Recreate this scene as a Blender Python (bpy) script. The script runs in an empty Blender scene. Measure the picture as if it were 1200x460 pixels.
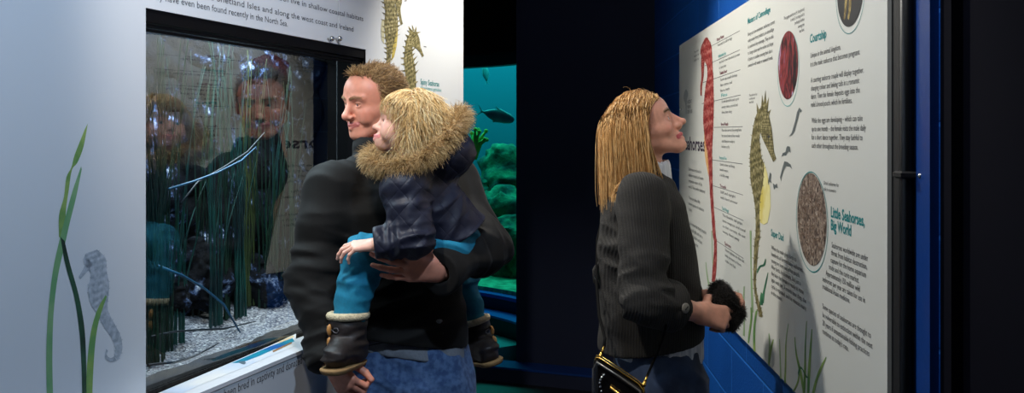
import bpy, bmesh, math, random
import numpy as np
from mathutils import Vector, Matrix

random.seed(7)
SC = bpy.context.scene
COL = SC.collection

# ------------------------------------------------------------------ camera, world, lights, exposure
CAM_Z, FPX, HORIZON = 1.58, 1000.0, 158.0          # eye height, focal length and horizon for a 1200x460 frame
cam_data = bpy.data.cameras.new('camera')
cam_data.sensor_width = 36.0
cam_data.lens = 36.0 * FPX / 1200.0
cam_data.shift_y = -(230.0 - HORIZON) / 1200.0
cam_data.clip_start = 0.05
cam = bpy.data.objects.new('camera', cam_data)
COL.objects.link(cam)
cam.location = (0, 0, CAM_Z)
cam.rotation_euler = (math.pi / 2, 0, 0)
SC.camera = cam

SC.view_settings.view_transform = 'Standard'
SC.view_settings.look = 'None'
SC.view_settings.gamma = 1.0
SC.view_settings.use_curve_mapping = False
SC.view_settings.exposure = 0.0
SC.cycles.use_denoising = True
SC.cycles.max_bounces = 8
SC.cycles.transparent_max_bounces = 16

world = bpy.data.worlds.new('world')
world.use_nodes = True
world.node_tree.nodes['Background'].inputs[0].default_value = (0.02, 0.035, 0.08, 1)
world.node_tree.nodes['Background'].inputs[1].default_value = 0.25
SC.world = world


def lamp(name, kind, loc, target, energy, color, size=0.1, spot=60, blend=0.4, size_y=None):
    d = bpy.data.lights.new(name, kind)
    d.energy = energy
    d.color = color
    if kind == 'AREA':
        d.shape = 'RECTANGLE'
        d.size = size
        d.size_y = size_y or size
    else:
        d.shadow_soft_size = size
    if kind == 'SPOT':
        d.spot_size = math.radians(spot)
        d.spot_blend = blend
    o = bpy.data.objects.new(name, d)
    COL.objects.link(o)
    o.location = loc
    v = Vector(target) - Vector(loc)
    o.rotation_euler = v.to_track_quat('-Z', 'Y').to_euler()
    return o


# ceiling spotlights of the gallery, and an added fill for the passage
lamp('panel_spotlight', 'SPOT', (-0.42, 2.95, 2.75), (0.75, 2.6, 1.35), 110, (1.0, 0.96, 0.88), 0.035, 88, 0.55)
lamp('panel_spotlight', 'SPOT', (0.05, 1.35, 2.80), (0.72, 2.05, 1.5), 30, (0.93, 0.96, 1.0), 0.05, 80, 0.6)
lamp('seahorse_spotlight', 'SPOT', (0.22, 3.35, 2.78), (-0.28, 3.45, 1.85), 120, (1.0, 0.94, 0.83), 0.03, 70, 0.7)
lamp('wall_spotlight', 'SPOT', (0.15, 0.75, 2.80), (-0.95, 1.75, 1.25), 98, (0.60, 0.77, 1.0), 0.05, 80, 0.5)
lamp('visitor_spotlight', 'SPOT', (-0.62, 1.35, 2.82), (-0.36, 2.40, 1.5), 85, (1.0, 0.93, 0.85), 0.05, 62, 0.6)
lamp('passage_fill', 'AREA', (-0.1, 4.3, 2.9), (0.3, 5.5, 0.8), 1.1, (0.72, 0.8, 1.0), 0.6)  # unseen area light added to brighten the dark far wall
# lamps inside the seagrass tank and the round reef tank, with one added glare spot
tl_ = lamp('tank_lamp', 'AREA', (-0.87, 2.48, 1.93), (-0.87, 2.48, 1.0), 15.0, (0.72, 0.88, 1.0), 0.25, size_y=0.85)
tl_.rotation_euler = (0, 0, -0.341)
lamp('surface_glare_fill', 'SPOT', (-0.965, 2.09, 1.92), (-1.10, 2.24, 1.72), 6, (0.8, 0.9, 1.0), 0.02, 50, 0.7)  # added spot standing in for the water surface's bright reflection
lamp('reef_lamp', 'AREA', (-0.1, 7.9, 2.75), (-0.1, 7.8, 0.5), 105, (0.05, 0.85, 0.72), 3.0, size_y=1.8)


def lin(c):
    c = c / 255.0
    return c / 12.92 if c <= 0.04045 else ((c + 0.055) / 1.055) ** 2.4


def rgb(r, g, b):
    return (lin(r), lin(g), lin(b), 1.0)


SHIFT = [0.0]            # metres a whole figure stands further back


def P(px, py, Y):
    """world point of a position measured on the 1200x460 photograph, at the distance Y"""
    Y = Y + SHIFT[0]
    return np.array([(px - 600.0) / FPX * Y, Y, CAM_Z - (py - HORIZON) / FPX * Y])


# ------------------------------------------------------------------ object helpers
def tag(o, label=None, cat=None, group=None, kind=None):
    if label: o['label'] = label
    if cat: o['category'] = cat
    if group: o['group'] = group
    if kind: o['kind'] = kind
    return o


def empty(name, loc=(0, 0, 0)):
    o = bpy.data.objects.new(name, None)
    COL.objects.link(o)
    o.location = loc
    bpy.context.view_layer.update()
    return o


def link(name, me, parent=None, mats=None):
    o = bpy.data.objects.new(name, me)
    COL.objects.link(o)
    for m in (mats if isinstance(mats, (list, tuple)) else [mats] if mats else []):
        me.materials.append(m)
    if parent is not None:
        o.parent = parent
        m = Matrix.Identity(4)
        m.translation = wloc(parent)
        o.matrix_parent_inverse = m.inverted()
    return o


def wloc(o):
    return o.location if o.parent is None else Vector((0, 0, 0))


def mk(name, verts, faces, mat=None, parent=None, smooth=True, cols=None, mat_idx=None):
    """one mesh object from numpy arrays; faces = (n,3|4) array or list of index lists"""
    me = bpy.data.meshes.new(name)
    verts = np.asarray(verts, dtype=np.float32)
    if isinstance(faces, np.ndarray):
        n, k = faces.shape
        me.vertices.add(len(verts))
        me.vertices.foreach_set('co', verts.ravel())
        me.loops.add(n * k)
        me.loops.foreach_set('vertex_index', faces.astype(np.int32).ravel())
        me.polygons.add(n)
        me.polygons.foreach_set('loop_start', np.arange(0, n * k, k, dtype=np.int32))
        me.update(calc_edges=True)
    else:
        me.from_pydata([tuple(map(float, v)) for v in verts], [], faces)
        me.update()
    me.polygons.foreach_set('use_smooth', np.full(len(me.polygons), smooth))
    if cols is not None:
        a = me.attributes.new('Col', 'FLOAT_COLOR', 'POINT')
        c = np.ones((len(verts), 4), dtype=np.float32)
        c[:, :3] = cols
        a.data.foreach_set('color', c.ravel())
    o = link(name, me, parent, mat)
    if mat_idx is not None:
        me.polygons.foreach_set('material_index', np.asarray(mat_idx, dtype=np.int32))
    me.validate()
    return o


class MB:
    """collects boxes, tubes, prisms into one mesh"""
    def __init__(s):
        s.v, s.f = [], []

    def add(s, verts, faces):
        b = len(s.v)
        s.v += [tuple(map(float, v)) for v in verts]
        s.f += [[b + i for i in f] for f in faces]
        return s

    def box(s, lo, hi, M=None):
        x0, y0, z0 = lo; x1, y1, z1 = hi
        vs = [(x0, y0, z0), (x1, y0, z0), (x1, y1, z0), (x0, y1, z0), (x0, y0, z1), (x1, y0, z1), (x1, y1, z1), (x0, y1, z1)]
        if M is not None: vs = [M(v) for v in vs]
        return s.add(vs, [[0, 3, 2, 1], [4, 5, 6, 7], [0, 1, 5, 4], [1, 2, 6, 5], [2, 3, 7, 6], [3, 0, 4, 7]])

    def tube(s, pts, r, n=8, caps=True, flat=1.0):
        pts = [np.asarray(p, float) for p in pts]
        rs = r if isinstance(r, (list, tuple, np.ndarray)) else [r] * len(pts)
        base = len(s.v); prev = None
        for i, p in enumerate(pts):
            t = pts[min(i + 1, len(pts) - 1)] - pts[max(i - 1, 0)]
            t = t / (np.linalg.norm(t) + 1e-9)
            if prev is None:
                a = np.array([0, 0, 1.0]) if abs(t[2]) < .9 else np.array([1.0, 0, 0])
            else: a = prev
            u = a - t * a.dot(t); u /= np.linalg.norm(u) + 1e-9
            w = np.cross(t, u); prev = u
            for k in range(n):
                th = 2 * math.pi * k / n
                s.v.append(tuple(p + rs[i] * (math.cos(th) * u * flat + math.sin(th) * w)))
        for i in range(len(pts) - 1):
            for k in range(n):
                a = base + i * n + k; b = base + i * n + (k + 1) % n
                s.f.append([a, b, b + n, a + n])
        if caps:
            s.f.append([base + k for k in range(n)][::-1])
            s.f.append([base + (len(pts) - 1) * n + k for k in range(n)])
        return s

    def ball(s, c, r, nu=10, nv=7):
        r = np.array(r if hasattr(r, '__len__') else [r] * 3, float); c = np.asarray(c, float)
        vs = [c + r * np.array([0, 0, 1])]
        for j in range(1, nv):
            for i in range(nu):
                a = math.pi * j / nv; b = 2 * math.pi * i / nu
                vs.append(c + r * np.array([math.sin(a) * math.cos(b), math.sin(a) * math.sin(b), math.cos(a)]))
        vs.append(c - r * np.array([0, 0, 1]))
        fs = []
        for i in range(nu): fs.append([0, 1 + i, 1 + (i + 1) % nu])
        for j in range(nv - 2):
            for i in range(nu):
                a = 1 + j * nu + i; b = 1 + j * nu + (i + 1) % nu
                fs.append([a, a + nu, b + nu, b])
        L = len(vs) - 1
        for i in range(nu): fs.append([L, L - nu + (i + 1) % nu, L - nu + i])
        return s.add(vs, fs)

    def build(s, name, mat, parent=None, smooth=False):
        return mk(name, np.array(s.v), s.f, mat, parent, smooth)


# ------------------------------------------------------------------ materials
def new_mat(name):
    m = bpy.data.materials.new(name)
    m.use_nodes = True
    return m, m.node_tree.nodes, m.node_tree.links, m.node_tree.nodes['Principled BSDF']


def mat(name, col, rough=0.6, metal=0.0, noise=0.0, nscale=30.0, bump=0.0, bscale=80.0, sheen=0.0, col2=None, spec=0.5,
        stretch=(1, 1, 1), attr=False, sss=0.0, detail=4.0, bdist=0.002):
    m, N, L, b = new_mat(name)
    b.inputs['Roughness'].default_value = rough
    b.inputs['Metallic'].default_value = metal
    b.inputs['Specular IOR Level'].default_value = spec
    if sheen:
        b.inputs['Sheen Weight'].default_value = sheen
        b.inputs['Sheen Roughness'].default_value = 0.45
    if sss:
        b.inputs['Subsurface Weight'].default_value = sss
        b.inputs['Subsurface Radius'].default_value = (0.012, 0.005, 0.003)
        b.inputs['Subsurface Scale'].default_value = 0.6
    tc = N.new('ShaderNodeTexCoord'); mp = N.new('ShaderNodeMapping')
    mp.inputs['Scale'].default_value = stretch
    L.new(tc.outputs['Object'], mp.inputs['Vector'])
    src = None
    if attr:
        a = N.new('ShaderNodeAttribute'); a.attribute_name = 'Col'
        src = a.outputs['Color']
    if noise or col2:
        n = N.new('ShaderNodeTexNoise'); n.inputs['Scale'].default_value = nscale; n.inputs['Detail'].default_value = detail
        L.new(mp.outputs[0], n.inputs['Vector'])
        if col2:
            r = N.new('ShaderNodeValToRGB')
            r.color_ramp.elements[0].position = 0.38; r.color_ramp.elements[1].position = 0.62
            r.color_ramp.elements[0].color = col; r.color_ramp.elements[1].color = col2
            L.new(n.outputs['Fac'], r.inputs[0]); src = r.outputs[0]
        else:
            mr = N.new('ShaderNodeMapRange')
            mr.inputs[1].default_value = 0.3; mr.inputs[2].default_value = 0.7
            mr.inputs[3].default_value = 1 - noise; mr.inputs[4].default_value = 1 + noise
            L.new(n.outputs['Fac'], mr.inputs[0])
            mx = N.new('ShaderNodeMix'); mx.data_type = 'RGBA'; mx.blend_type = 'MULTIPLY'; mx.inputs[0].default_value = 1.0
            if src is not None: L.new(src, mx.inputs[6])
            else: mx.inputs[6].default_value = col
            L.new(mr.outputs[0], mx.inputs[7]); src = mx.outputs[2]
    if src is not None: L.new(src, b.inputs['Base Color'])
    else: b.inputs['Base Color'].default_value = col
    if bump:
        n2 = N.new('ShaderNodeTexNoise'); n2.inputs['Scale'].default_value = bscale; n2.inputs['Detail'].default_value = 3
        L.new(mp.outputs[0], n2.inputs['Vector'])
        bp = N.new('ShaderNodeBump'); bp.inputs['Strength'].default_value = bump; bp.inputs['Distance'].default_value = bdist
        L.new(n2.outputs['Fac'], bp.inputs['Height']); L.new(bp.outputs[0], b.inputs['Normal'])
    return m


def emit(name, col, strength):
    m, N, L, b = new_mat(name)
    b.inputs['Base Color'].default_value = col
    b.inputs['Emission Color'].default_value = col
    b.inputs['Emission Strength'].default_value = strength
    return m


def glass_mat(name, tint, ior):
    """a pane: clear straight through, with the mirror image a pane gives"""
    m, N, L, b = new_mat(name)
    out = N['Material Output']
    t = N.new('ShaderNodeBsdfTransparent'); t.inputs[0].default_value = tint
    g = N.new('ShaderNodeBsdfGlossy'); g.inputs['Roughness'].default_value = 0.0
    fr = N.new('ShaderNodeFresnel'); fr.inputs[0].default_value = ior
    mx = N.new('ShaderNodeMixShader')
    ge = N.new('ShaderNodeNewGeometry'); iv = N.new('ShaderNodeMath'); iv.operation = 'SUBTRACT'; iv.inputs[0].default_value = 1.0
    mu = N.new('ShaderNodeMath'); mu.operation = 'MULTIPLY'
    L.new(ge.outputs['Backfacing'], iv.inputs[1]); L.new(iv.outputs[0], mu.inputs[0]); L.new(fr.outputs[0], mu.inputs[1])
    L.new(mu.outputs[0], mx.inputs[0]); L.new(t.outputs[0], mx.inputs[1]); L.new(g.outputs[0], mx.inputs[2])
    L.new(mx.outputs[0], out.inputs['Surface'])
    N.remove(b)
    return m


# ------------------------------------------------------------------ sculpting toolkit: distance fields meshed by surface nets
def smin(a, b, k):
    if k <= 0: return np.minimum(a, b)
    h = np.clip(0.5 + 0.5 * (b - a) / k, 0, 1)
    return b + (a - b) * h - k * h * (1 - h)


_rng = np.random.default_rng(5)
_LAT = _rng.random((32, 32, 32)).astype(np.float32)


def vnoise(p):
    """smooth value noise, -1..1, p (n,3)"""
    i = np.floor(p).astype(int); f = p - i; f = f * f * (3 - 2 * f)
    r = 0
    for dx in (0, 1):
        for dy in (0, 1):
            for dz in (0, 1):
                w = (f[:, 0] if dx else 1 - f[:, 0]) * (f[:, 1] if dy else 1 - f[:, 1]) * (f[:, 2] if dz else 1 - f[:, 2])
                r = r + w * _LAT[(i[:, 0] + dx) % 32, (i[:, 1] + dy) % 32, (i[:, 2] + dz) % 32]
    return r * 2 - 1


class Vol:
    def __init__(s, lo, hi, h):
        s.lo = np.array(lo, float); s.h = h
        s.n = np.ceil((np.array(hi, float) - s.lo) / h).astype(int) + 1
        s.F = np.full(s.n, 0.2, dtype=np.float32)
        s.ax = [s.lo[i] + h * np.arange(s.n[i]) for i in range(3)]

    def _sl(s, lo, hi):
        a = np.clip(np.floor((np.array(lo) - s.lo) / s.h).astype(int), 0, s.n)
        b = np.clip(np.ceil((np.array(hi) - s.lo) / s.h).astype(int) + 1, 0, s.n)
        return tuple(slice(a[i], b[i]) for i in range(3))

    def _grid(s, sl):
        return (s.ax[0][sl[0]][:, None, None], s.ax[1][sl[1]][None, :, None], s.ax[2][sl[2]][None, None, :])

    def op(s, fn, lo, hi, k, sub=False):
        m = k + 4 * s.h
        sl = s._sl(np.array(lo) - m, np.array(hi) + m)
        if any(q.stop <= q.start for q in sl): return s
        d = fn(*s._grid(sl)).astype(np.float32)
        f = s.F[sl]
        s.F[sl] = -smin(-f, d, k) if sub else smin(f, d, k)
        return s

    def ball(s, c, r, k=0.01, sub=False):
        return s.ell(c, (r, r, r), k, sub)

    def ell(s, c, r, k=0.01, sub=False, R=None):
        c = np.array(c, float); r = np.array(r, float)
        Rm = np.array(R, float) if R is not None else None
        def fn(X, Y, Z):
            x, y, z = X - c[0], Y - c[1], Z - c[2]
            if Rm is not None:
                x, y, z = (Rm[0, 0] * x + Rm[1, 0] * y + Rm[2, 0] * z, Rm[0, 1] * x + Rm[1, 1] * y + Rm[2, 1] * z,
                           Rm[0, 2] * x + Rm[1, 2] * y + Rm[2, 2] * z)
            k0 = np.sqrt((x / r[0]) ** 2 + (y / r[1]) ** 2 + (z / r[2]) ** 2)
            k1 = np.sqrt((x / r[0] ** 2) ** 2 + (y / r[1] ** 2) ** 2 + (z / r[2] ** 2) ** 2) + 1e-9
            return k0 * (k0 - 1) / k1
        m = max(r) if R is not None else r
        return s.op(fn, c - m, c + m, k, sub)

    def cone(s, a, b, ra, rb, k=0.01, sub=False):
        a = np.array(a, float); b = np.array(b, float); ab = b - a; L2 = ab.dot(ab) + 1e-12
        def fn(X, Y, Z):
            x, y, z = X - a[0], Y - a[1], Z - a[2]
            t = np.clip((x * ab[0] + y * ab[1] + z * ab[2]) / L2, 0, 1)
            return np.sqrt((x - t * ab[0]) ** 2 + (y - t * ab[1]) ** 2 + (z - t * ab[2]) ** 2) - (ra + (rb - ra) * t)
        m = max(ra, rb)
        return s.op(fn, np.minimum(a, b) - m, np.maximum(a, b) + m, k, sub)

    def chain(s, pts, rs, k=0.01, sub=False):
        for i in range(len(pts) - 1): s.cone(pts[i], pts[i + 1], rs[i], rs[i + 1], k, sub)
        return s

    def loft(s, rows, k=0.01, n=2.4, sub=False):
        """rows (z, cx, cy, a, b, angle) from low to high: a body of rounded-box sections"""
        rows = np.array(sorted(rows), float)
        z0, z1 = rows[0, 0], rows[-1, 0]
        def fn(X, Y, Z):
            zz = np.clip(Z, z0, z1)
            g = []
            for i in range(1, 6):
                zf = zz.ravel(); j = np.clip(np.searchsorted(rows[:, 0], zf) - 1, 0, len(rows) - 2)
                t = (zf - rows[j, 0]) / (rows[j + 1, 0] - rows[j, 0])
                t = t * t * (3 - 2 * t) * .5 + t * .5
                g.append((rows[j, i] * (1 - t) + rows[j + 1, i] * t).reshape(zz.shape))
            cx, cy, a, b, an = g
            ca, sa = np.cos(an), np.sin(an)
            x = (X - cx) * ca + (Y - cy) * sa; y = -(X - cx) * sa + (Y - cy) * ca
            q = (np.abs(x / a) ** n + np.abs(y / b) ** n) ** (1 / n)
            d = (q - 1) * np.minimum(a, b)
            dz = np.maximum(np.abs(Z - (z0 + z1) / 2) - (z1 - z0) / 2, 0)
            return np.where(d > 0, np.sqrt(d * d + dz * dz), np.maximum(d, np.where(dz > 0, dz, -1)))
        m = rows[:, 3:5].max()
        return s.op(fn, (rows[:, 1].min() - m, rows[:, 2].min() - m, z0), (rows[:, 1].max() + m, rows[:, 2].max() + m, z1), k, sub)

    def cut(s, p, nrm, k=0.004):
        """remove everything on the side nrm points to"""
        p = np.array(p, float); nrm = np.array(nrm, float); nrm /= np.linalg.norm(nrm)
        X, Y, Z = s._grid(tuple(slice(0, q) for q in s.n))
        d = ((X - p[0]) * nrm[0] + (Y - p[1]) * nrm[1] + (Z - p[2]) * nrm[2]).astype(np.float32)
        s.F = -smin(-s.F, -d, k)
        return s

    def cutbox(s, p, nrm, lo, hi, k=0.004):
        p = np.array(p, float); nrm = np.array(nrm, float); nrm /= np.linalg.norm(nrm)
        sl = s._sl(lo, hi); X, Y, Z = s._grid(sl)
        d = ((X - p[0]) * nrm[0] + (Y - p[1]) * nrm[1] + (Z - p[2]) * nrm[2]).astype(np.float32)
        s.F[sl] = -smin(-s.F[sl], -d, k)
        return s

    def like(s):
        return Vol(s.lo, s.lo + (s.n - 1) * s.h, s.h)

    def merge(s, o, k):
        s.F = smin(s.F, o.F[:s.n[0], :s.n[1], :s.n[2]], k)
        return s

    def wrinkle(s, fn, band=0.03):
        """fn(points (n,3)) -> metres to push the surface outwards"""
        idx = np.argwhere(np.abs(s.F) < band)
        if len(idx) == 0: return s
        p = s.lo + idx * s.h
        s.F[idx[:, 0], idx[:, 1], idx[:, 2]] -= fn(p).astype(np.float32)
        return s

    def sample(s, p):
        q = (p - s.lo) / s.h
        q = np.clip(q, 0, s.n - 1.001)
        i = np.floor(q).astype(int); f = q - i
        r = 0
        for dx in (0, 1):
            for dy in (0, 1):
                for dz in (0, 1):
                    w = (f[:, 0] if dx else 1 - f[:, 0]) * (f[:, 1] if dy else 1 - f[:, 1]) * (f[:, 2] if dz else 1 - f[:, 2])
                    r = r + w * s.F[i[:, 0] + dx, i[:, 1] + dy, i[:, 2] + dz]
        return r

    def grad(s, p):
        e = s.h
        g = np.stack([s.sample(p + np.eye(3)[i] * e) - s.sample(p - np.eye(3)[i] * e) for i in range(3)], 1)
        return g / (np.linalg.norm(g, axis=1, keepdims=True) + 1e-9)

    def mesh(s):
        F = s.F
        S = F < 0
        S[0], S[-1], S[:, 0], S[:, -1], S[:, :, 0], S[:, :, -1] = False, False, False, False, False, False
        F = np.where(S, np.minimum(F, -1e-6), np.maximum(F, 1e-6))
        nx, ny, nz = s.n
        cnt = np.zeros((nx - 1, ny - 1, nz - 1), np.int8)
        for dx in (0, 1):
            for dy in (0, 1):
                for dz in (0, 1):
                    cnt += S[dx:nx - 1 + dx, dy:ny - 1 + dy, dz:nz - 1 + dz]
        act = (cnt > 0) & (cnt < 8)
        ci = np.argwhere(act)
        vid = np.full(act.shape, -1, np.int32); vid[act] = np.arange(len(ci))
        acc = np.zeros((len(ci), 3)); num = np.zeros(len(ci))
        cor = [(0, 0, 0), (1, 0, 0), (0, 1, 0), (1, 1, 0), (0, 0, 1), (1, 0, 1), (0, 1, 1), (1, 1, 1)]
        val = [F[ci[:, 0] + c[0], ci[:, 1] + c[1], ci[:, 2] + c[2]] for c in cor]
        for a in range(8):
            for b in range(a + 1, 8):
                if sum(abs(cor[a][q] - cor[b][q]) for q in range(3)) != 1: continue
                m = (val[a] < 0) != (val[b] < 0)
                t = val[a][m] / (val[a][m] - val[b][m])
                A = np.array(cor[a], float); B = np.array(cor[b], float)
                acc[m] += A + t[:, None] * (B - A); num[m] += 1
        V = s.lo + (ci + acc / num[:, None]) * s.h
        Q = []
        for axn in range(3):
            sl0 = [slice(None)] * 3; sl1 = [slice(None)] * 3
            sl0[axn] = slice(0, -1); sl1[axn] = slice(1, None)
            e = S[tuple(sl0)] != S[tuple(sl1)]
            u, w = [(1, 2), (2, 0), (0, 1)][axn]
            E = np.argwhere(e)
            E = E[(E[:, u] > 0) & (E[:, w] > 0) & (E[:, u] < s.n[u] - 1) & (E[:, w] < s.n[w] - 1)]
            du = np.zeros(3, int); du[u] = 1
            dw = np.zeros(3, int); dw[w] = 1
            g = lambda q: vid[q[:, 0], q[:, 1], q[:, 2]]
            quad = np.stack([g(E - du - dw), g(E - dw), g(E), g(E - du)], 1)
            flip = ~S[E[:, 0], E[:, 1], E[:, 2]]
            quad[flip] = quad[flip][:, ::-1]
            Q.append(quad)
        Q = np.concatenate(Q)
        Q = Q[(Q >= 0).all(1)]
        return V, Q


def join(parts):
    vs, fs, cs, b = [], [], [], 0
    for p in parts:
        v, f = p[0], p[1]
        vs.append(v); fs.append(f + b); b += len(v)
        cs.append(p[2] if len(p) > 2 else np.ones((len(v), 3)))
    return np.concatenate(vs), np.concatenate(fs), np.concatenate(cs)


def unit(v):
    v = np.asarray(v, float)
    return v / (np.linalg.norm(v) + 1e-12)


def strand_mesh(paths, r0, sides=3, taper=0.35):
    """paths (n,m,3) -> thin tapering tubes"""
    n, m, _ = paths.shape
    t = np.gradient(paths, axis=1)
    t /= np.linalg.norm(t, axis=2, keepdims=True) + 1e-9
    ref = np.where(np.abs(t[..., 2:3]) < .9, np.array([0, 0, 1.0]), np.array([1.0, 0, 0]))
    u = np.cross(t, ref); u /= np.linalg.norm(u, axis=2, keepdims=True) + 1e-9
    w = np.cross(t, u)
    r = (np.asarray(r0).reshape(-1, 1) * np.linspace(1, taper, m)[None])[..., None]
    r = np.broadcast_to(r, (n, m, 1))
    V = np.stack([paths + r * (math.cos(2 * math.pi * k / sides) * u + math.sin(2 * math.pi * k / sides) * w) for k in range(sides)], 2)
    idx = np.arange(n * m * sides).reshape(n, m, sides)
    F = []
    for k in range(sides):
        k2 = (k + 1) % sides
        F.append(np.stack([idx[:, :-1, k], idx[:, :-1, k2], idx[:, 1:, k2], idx[:, 1:, k]], -1).reshape(-1, 4))
    return V.reshape(-1, 3), np.concatenate(F)


def grow(vol, roots, dirs, length, steps, offs, gravity, gw, wob=0.0, wfreq=20.0, rng=None, lift=None):
    """hair paths from roots, kept outside vol by offs"""
    n = len(roots)
    p = roots.copy(); d = dirs.copy()
    L = np.asarray(length).reshape(-1, 1) / steps
    out = [p.copy()]
    offs = np.asarray(offs).reshape(-1)
    ph = (rng.random((n, 3)) * 50) if rng is not None else np.zeros((n, 3))
    for i in range(steps):
        g = gw[i] if hasattr(gw, '__len__') else gw
        d = d + gravity * g
        if wob:
            q = np.stack([vnoise(p * wfreq + ph + 7 * k) for k in range(3)], 1)
            d = d + wob * q
        d /= np.linalg.norm(d, axis=1, keepdims=True) + 1e-9
        p = p + d * L
        if vol is not None:
            o = offs * min(1.0, (i + 1) / 3.0)
            dist = vol.sample(p)
            m = dist < o
            if m.any():
                nn = vol.grad(p[m])
                p[m] += nn * (o[m] - dist[m])[:, None]
                dn = (d[m] * nn).sum(1, keepdims=True)
                d[m] -= nn * np.minimum(dn, 0) * 0.9
        out.append(p.copy())
    return np.stack(out, 1)

# ------------------------------------------------------------------ the place
UP = np.array([0, 0, 1.0])
# left wall: the white front of the seagrass tank; right wall: blue blockwork that carries the big panel
WL0 = np.array([-0.21, 3.68, 0]); WLd = unit([0.3345, 0.9424, 0]); WLn = np.array([WLd[1], -WLd[0], 0])
WR0 = np.array([0.70, 0.0, 0]); WRd = unit([0.035, 1.0, 0]); WRn = np.array([-WRd[1], WRd[0], 0])
LEDGE = 0.088          # how far the lower front stands out below the tank


def ray_plane(px, py, p0, n):
    d = np.array([(px - 600.0) / FPX, 1.0, -(py - HORIZON) / FPX]); o = np.array([0, 0, CAM_Z])
    return o + d * ((p0 - o).dot(n) / d.dot(n))


def onL(px, py, off=0.0): return ray_plane(px, py, WL0 + WLn * off, WLn)
def onR(px, py, off=0.034): return ray_plane(px, py, WR0 + WRn * off, WRn)


def Lw(s, z, off=0.0):
    """left wall point: s metres from its far end towards the viewer"""
    return WL0 - WLd * s + WLn * off + UP * z


def Rw(y, z, off=0.0):
    """right wall point at depth y"""
    return WR0 + WRd * y + WRn * off + UP * z


M = {}
M['white'] = mat('white_graphic_panel', rgb(214, 218, 222), 0.45)
M['panel'] = mat('printed_panel_white', rgb(216, 217, 210), 0.5)
M['ledge'] = mat('ledge_white', rgb(226, 228, 232), 0.35)
M['black'] = mat('black_paint', rgb(14, 14, 16), 0.6)
M['navy'] = mat('navy_paint', rgb(28, 35, 62), 0.7, bump=0.15, bscale=160)
M['dark_navy'] = mat('dark_navy_paint', rgb(5, 6, 18), 0.9, spec=0.08)
M['floor'] = mat('dark_floor', rgb(28, 30, 36), 0.5, noise=0.3, nscale=14)
M['ceiling'] = mat('black_ceiling', rgb(10, 10, 12), 0.9)
M['blue_gloss'] = mat('blue_gloss_paint', rgb(16, 60, 132), 0.3, bump=0.2, bscale=60)
M['chrome'] = mat('steel', rgb(190, 190, 190), 0.25, metal=1.0)
M['rim'] = mat('tank_rim_black', rgb(6, 6, 8), 0.6, spec=0.15)


def block_mat():
    m, N, L, b = new_mat('blue_painted_blockwork')
    tc = N.new('ShaderNodeTexCoord'); mp = N.new('ShaderNodeMapping')
    mp.inputs['Rotation'].default_value = (0, math.pi / 2, 0)
    sx = N.new('ShaderNodeSeparateXYZ'); cb = N.new('ShaderNodeCombineXYZ')
    L.new(tc.outputs['Object'], sx.inputs[0])
    L.new(sx.outputs['Y'], cb.inputs['X']); L.new(sx.outputs['Z'], cb.inputs['Y'])
    br = N.new('ShaderNodeTexBrick')
    br.inputs['Scale'].default_value = 1.0
    br.inputs['Brick Width'].default_value = 0.45; br.inputs['Row Height'].default_value = 0.2
    br.inputs['Mortar Size'].default_value = 0.006; br.inputs['Mortar Smooth'].default_value = 0.6
    br.inputs['Color1'].default_value = rgb(22, 90, 178); br.inputs['Color2'].default_value = rgb(19, 82, 168)
    br.inputs['Mortar'].default_value = rgb(44, 118, 210)
    L.new(cb.outputs[0], br.inputs['Vector'])
    L.new(br.outputs['Color'], b.inputs['Base Color'])
    n = N.new('ShaderNodeTexNoise'); n.inputs['Scale'].default_value = 130; n.inputs['Detail'].default_value = 4
    L.new(tc.outputs['Object'], n.inputs['Vector'])
    mu = N.new('ShaderNodeMath'); mu.operation = 'MULTIPLY_ADD'; mu.inputs[1].default_value = -2.0
    L.new(br.outputs['Fac'], mu.inputs[0]); L.new(n.outputs['Fac'], mu.inputs[2])
    bp = N.new('ShaderNodeBump'); bp.inputs['Strength'].default_value = 0.5; bp.inputs['Distance'].default_value = 0.004
    L.new(mu.outputs[0], bp.inputs['Height']); L.new(bp.outputs[0], b.inputs['Normal'])
    b.inputs['Roughness'].default_value = 0.4
    return m


M['blocks'] = block_mat()


def quadbox(name, mat_, a, b, thick_vec, z0, z1, parent=None, kind='structure'):
    """upright slab from plan point a to b, thick_vec behind it"""
    a, b, t = np.array(a, float), np.array(b, float), np.array(thick_vec, float)
    vs = [a + UP * z0, b + UP * z0, b + t + UP * z0, a + t + UP * z0, a + UP * z1, b + UP * z1, b + t + UP * z1, a + t + UP * z1]
    mb = MB().add(vs, [[0, 3, 2, 1], [4, 5, 6, 7], [0, 1, 5, 4], [1, 2, 6, 5], [2, 3, 7, 6], [3, 0, 4, 7]])
    o = mb.build(name, mat_, parent)
    if kind: o['kind'] = kind
    return o


# floor and ceiling
tag(MB().box((-3.2, -2.0, -0.1), (3.2, 11.0, 0)).build('floor', M['floor']), kind='structure')
tag(MB().box((-3.2, -2.0, 2.95), (3.2, 11.0, 3.05)).build('ceiling', M['ceiling']), kind='structure')

# ---- left wall with the tank opening (s = distance back from the far end)
S0, S1 = 0.847, 1.853                     # tank opening along the wall
ZB, ZT = 0.985, 1.868                     # its sill and head
WH = 2.55
TH = 0.03
ml = MB()


def wallpiece(s0, s1, z0, z1, off=0.0, th=TH):
    p = [Lw(s0, z0, off), Lw(s1, z0, off), Lw(s1, z0, off - th), Lw(s0, z0, off - th), Lw(s0, z1, off), Lw(s1, z1, off), Lw(s1, z1, off - th), Lw(s0, z1, off - th)]
    ml.add(p, [[0, 1, 2, 3], [4, 7, 6, 5], [0, 4, 5, 1], [1, 5, 6, 2], [2, 6, 7, 3], [3, 7, 4, 0]])


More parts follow.
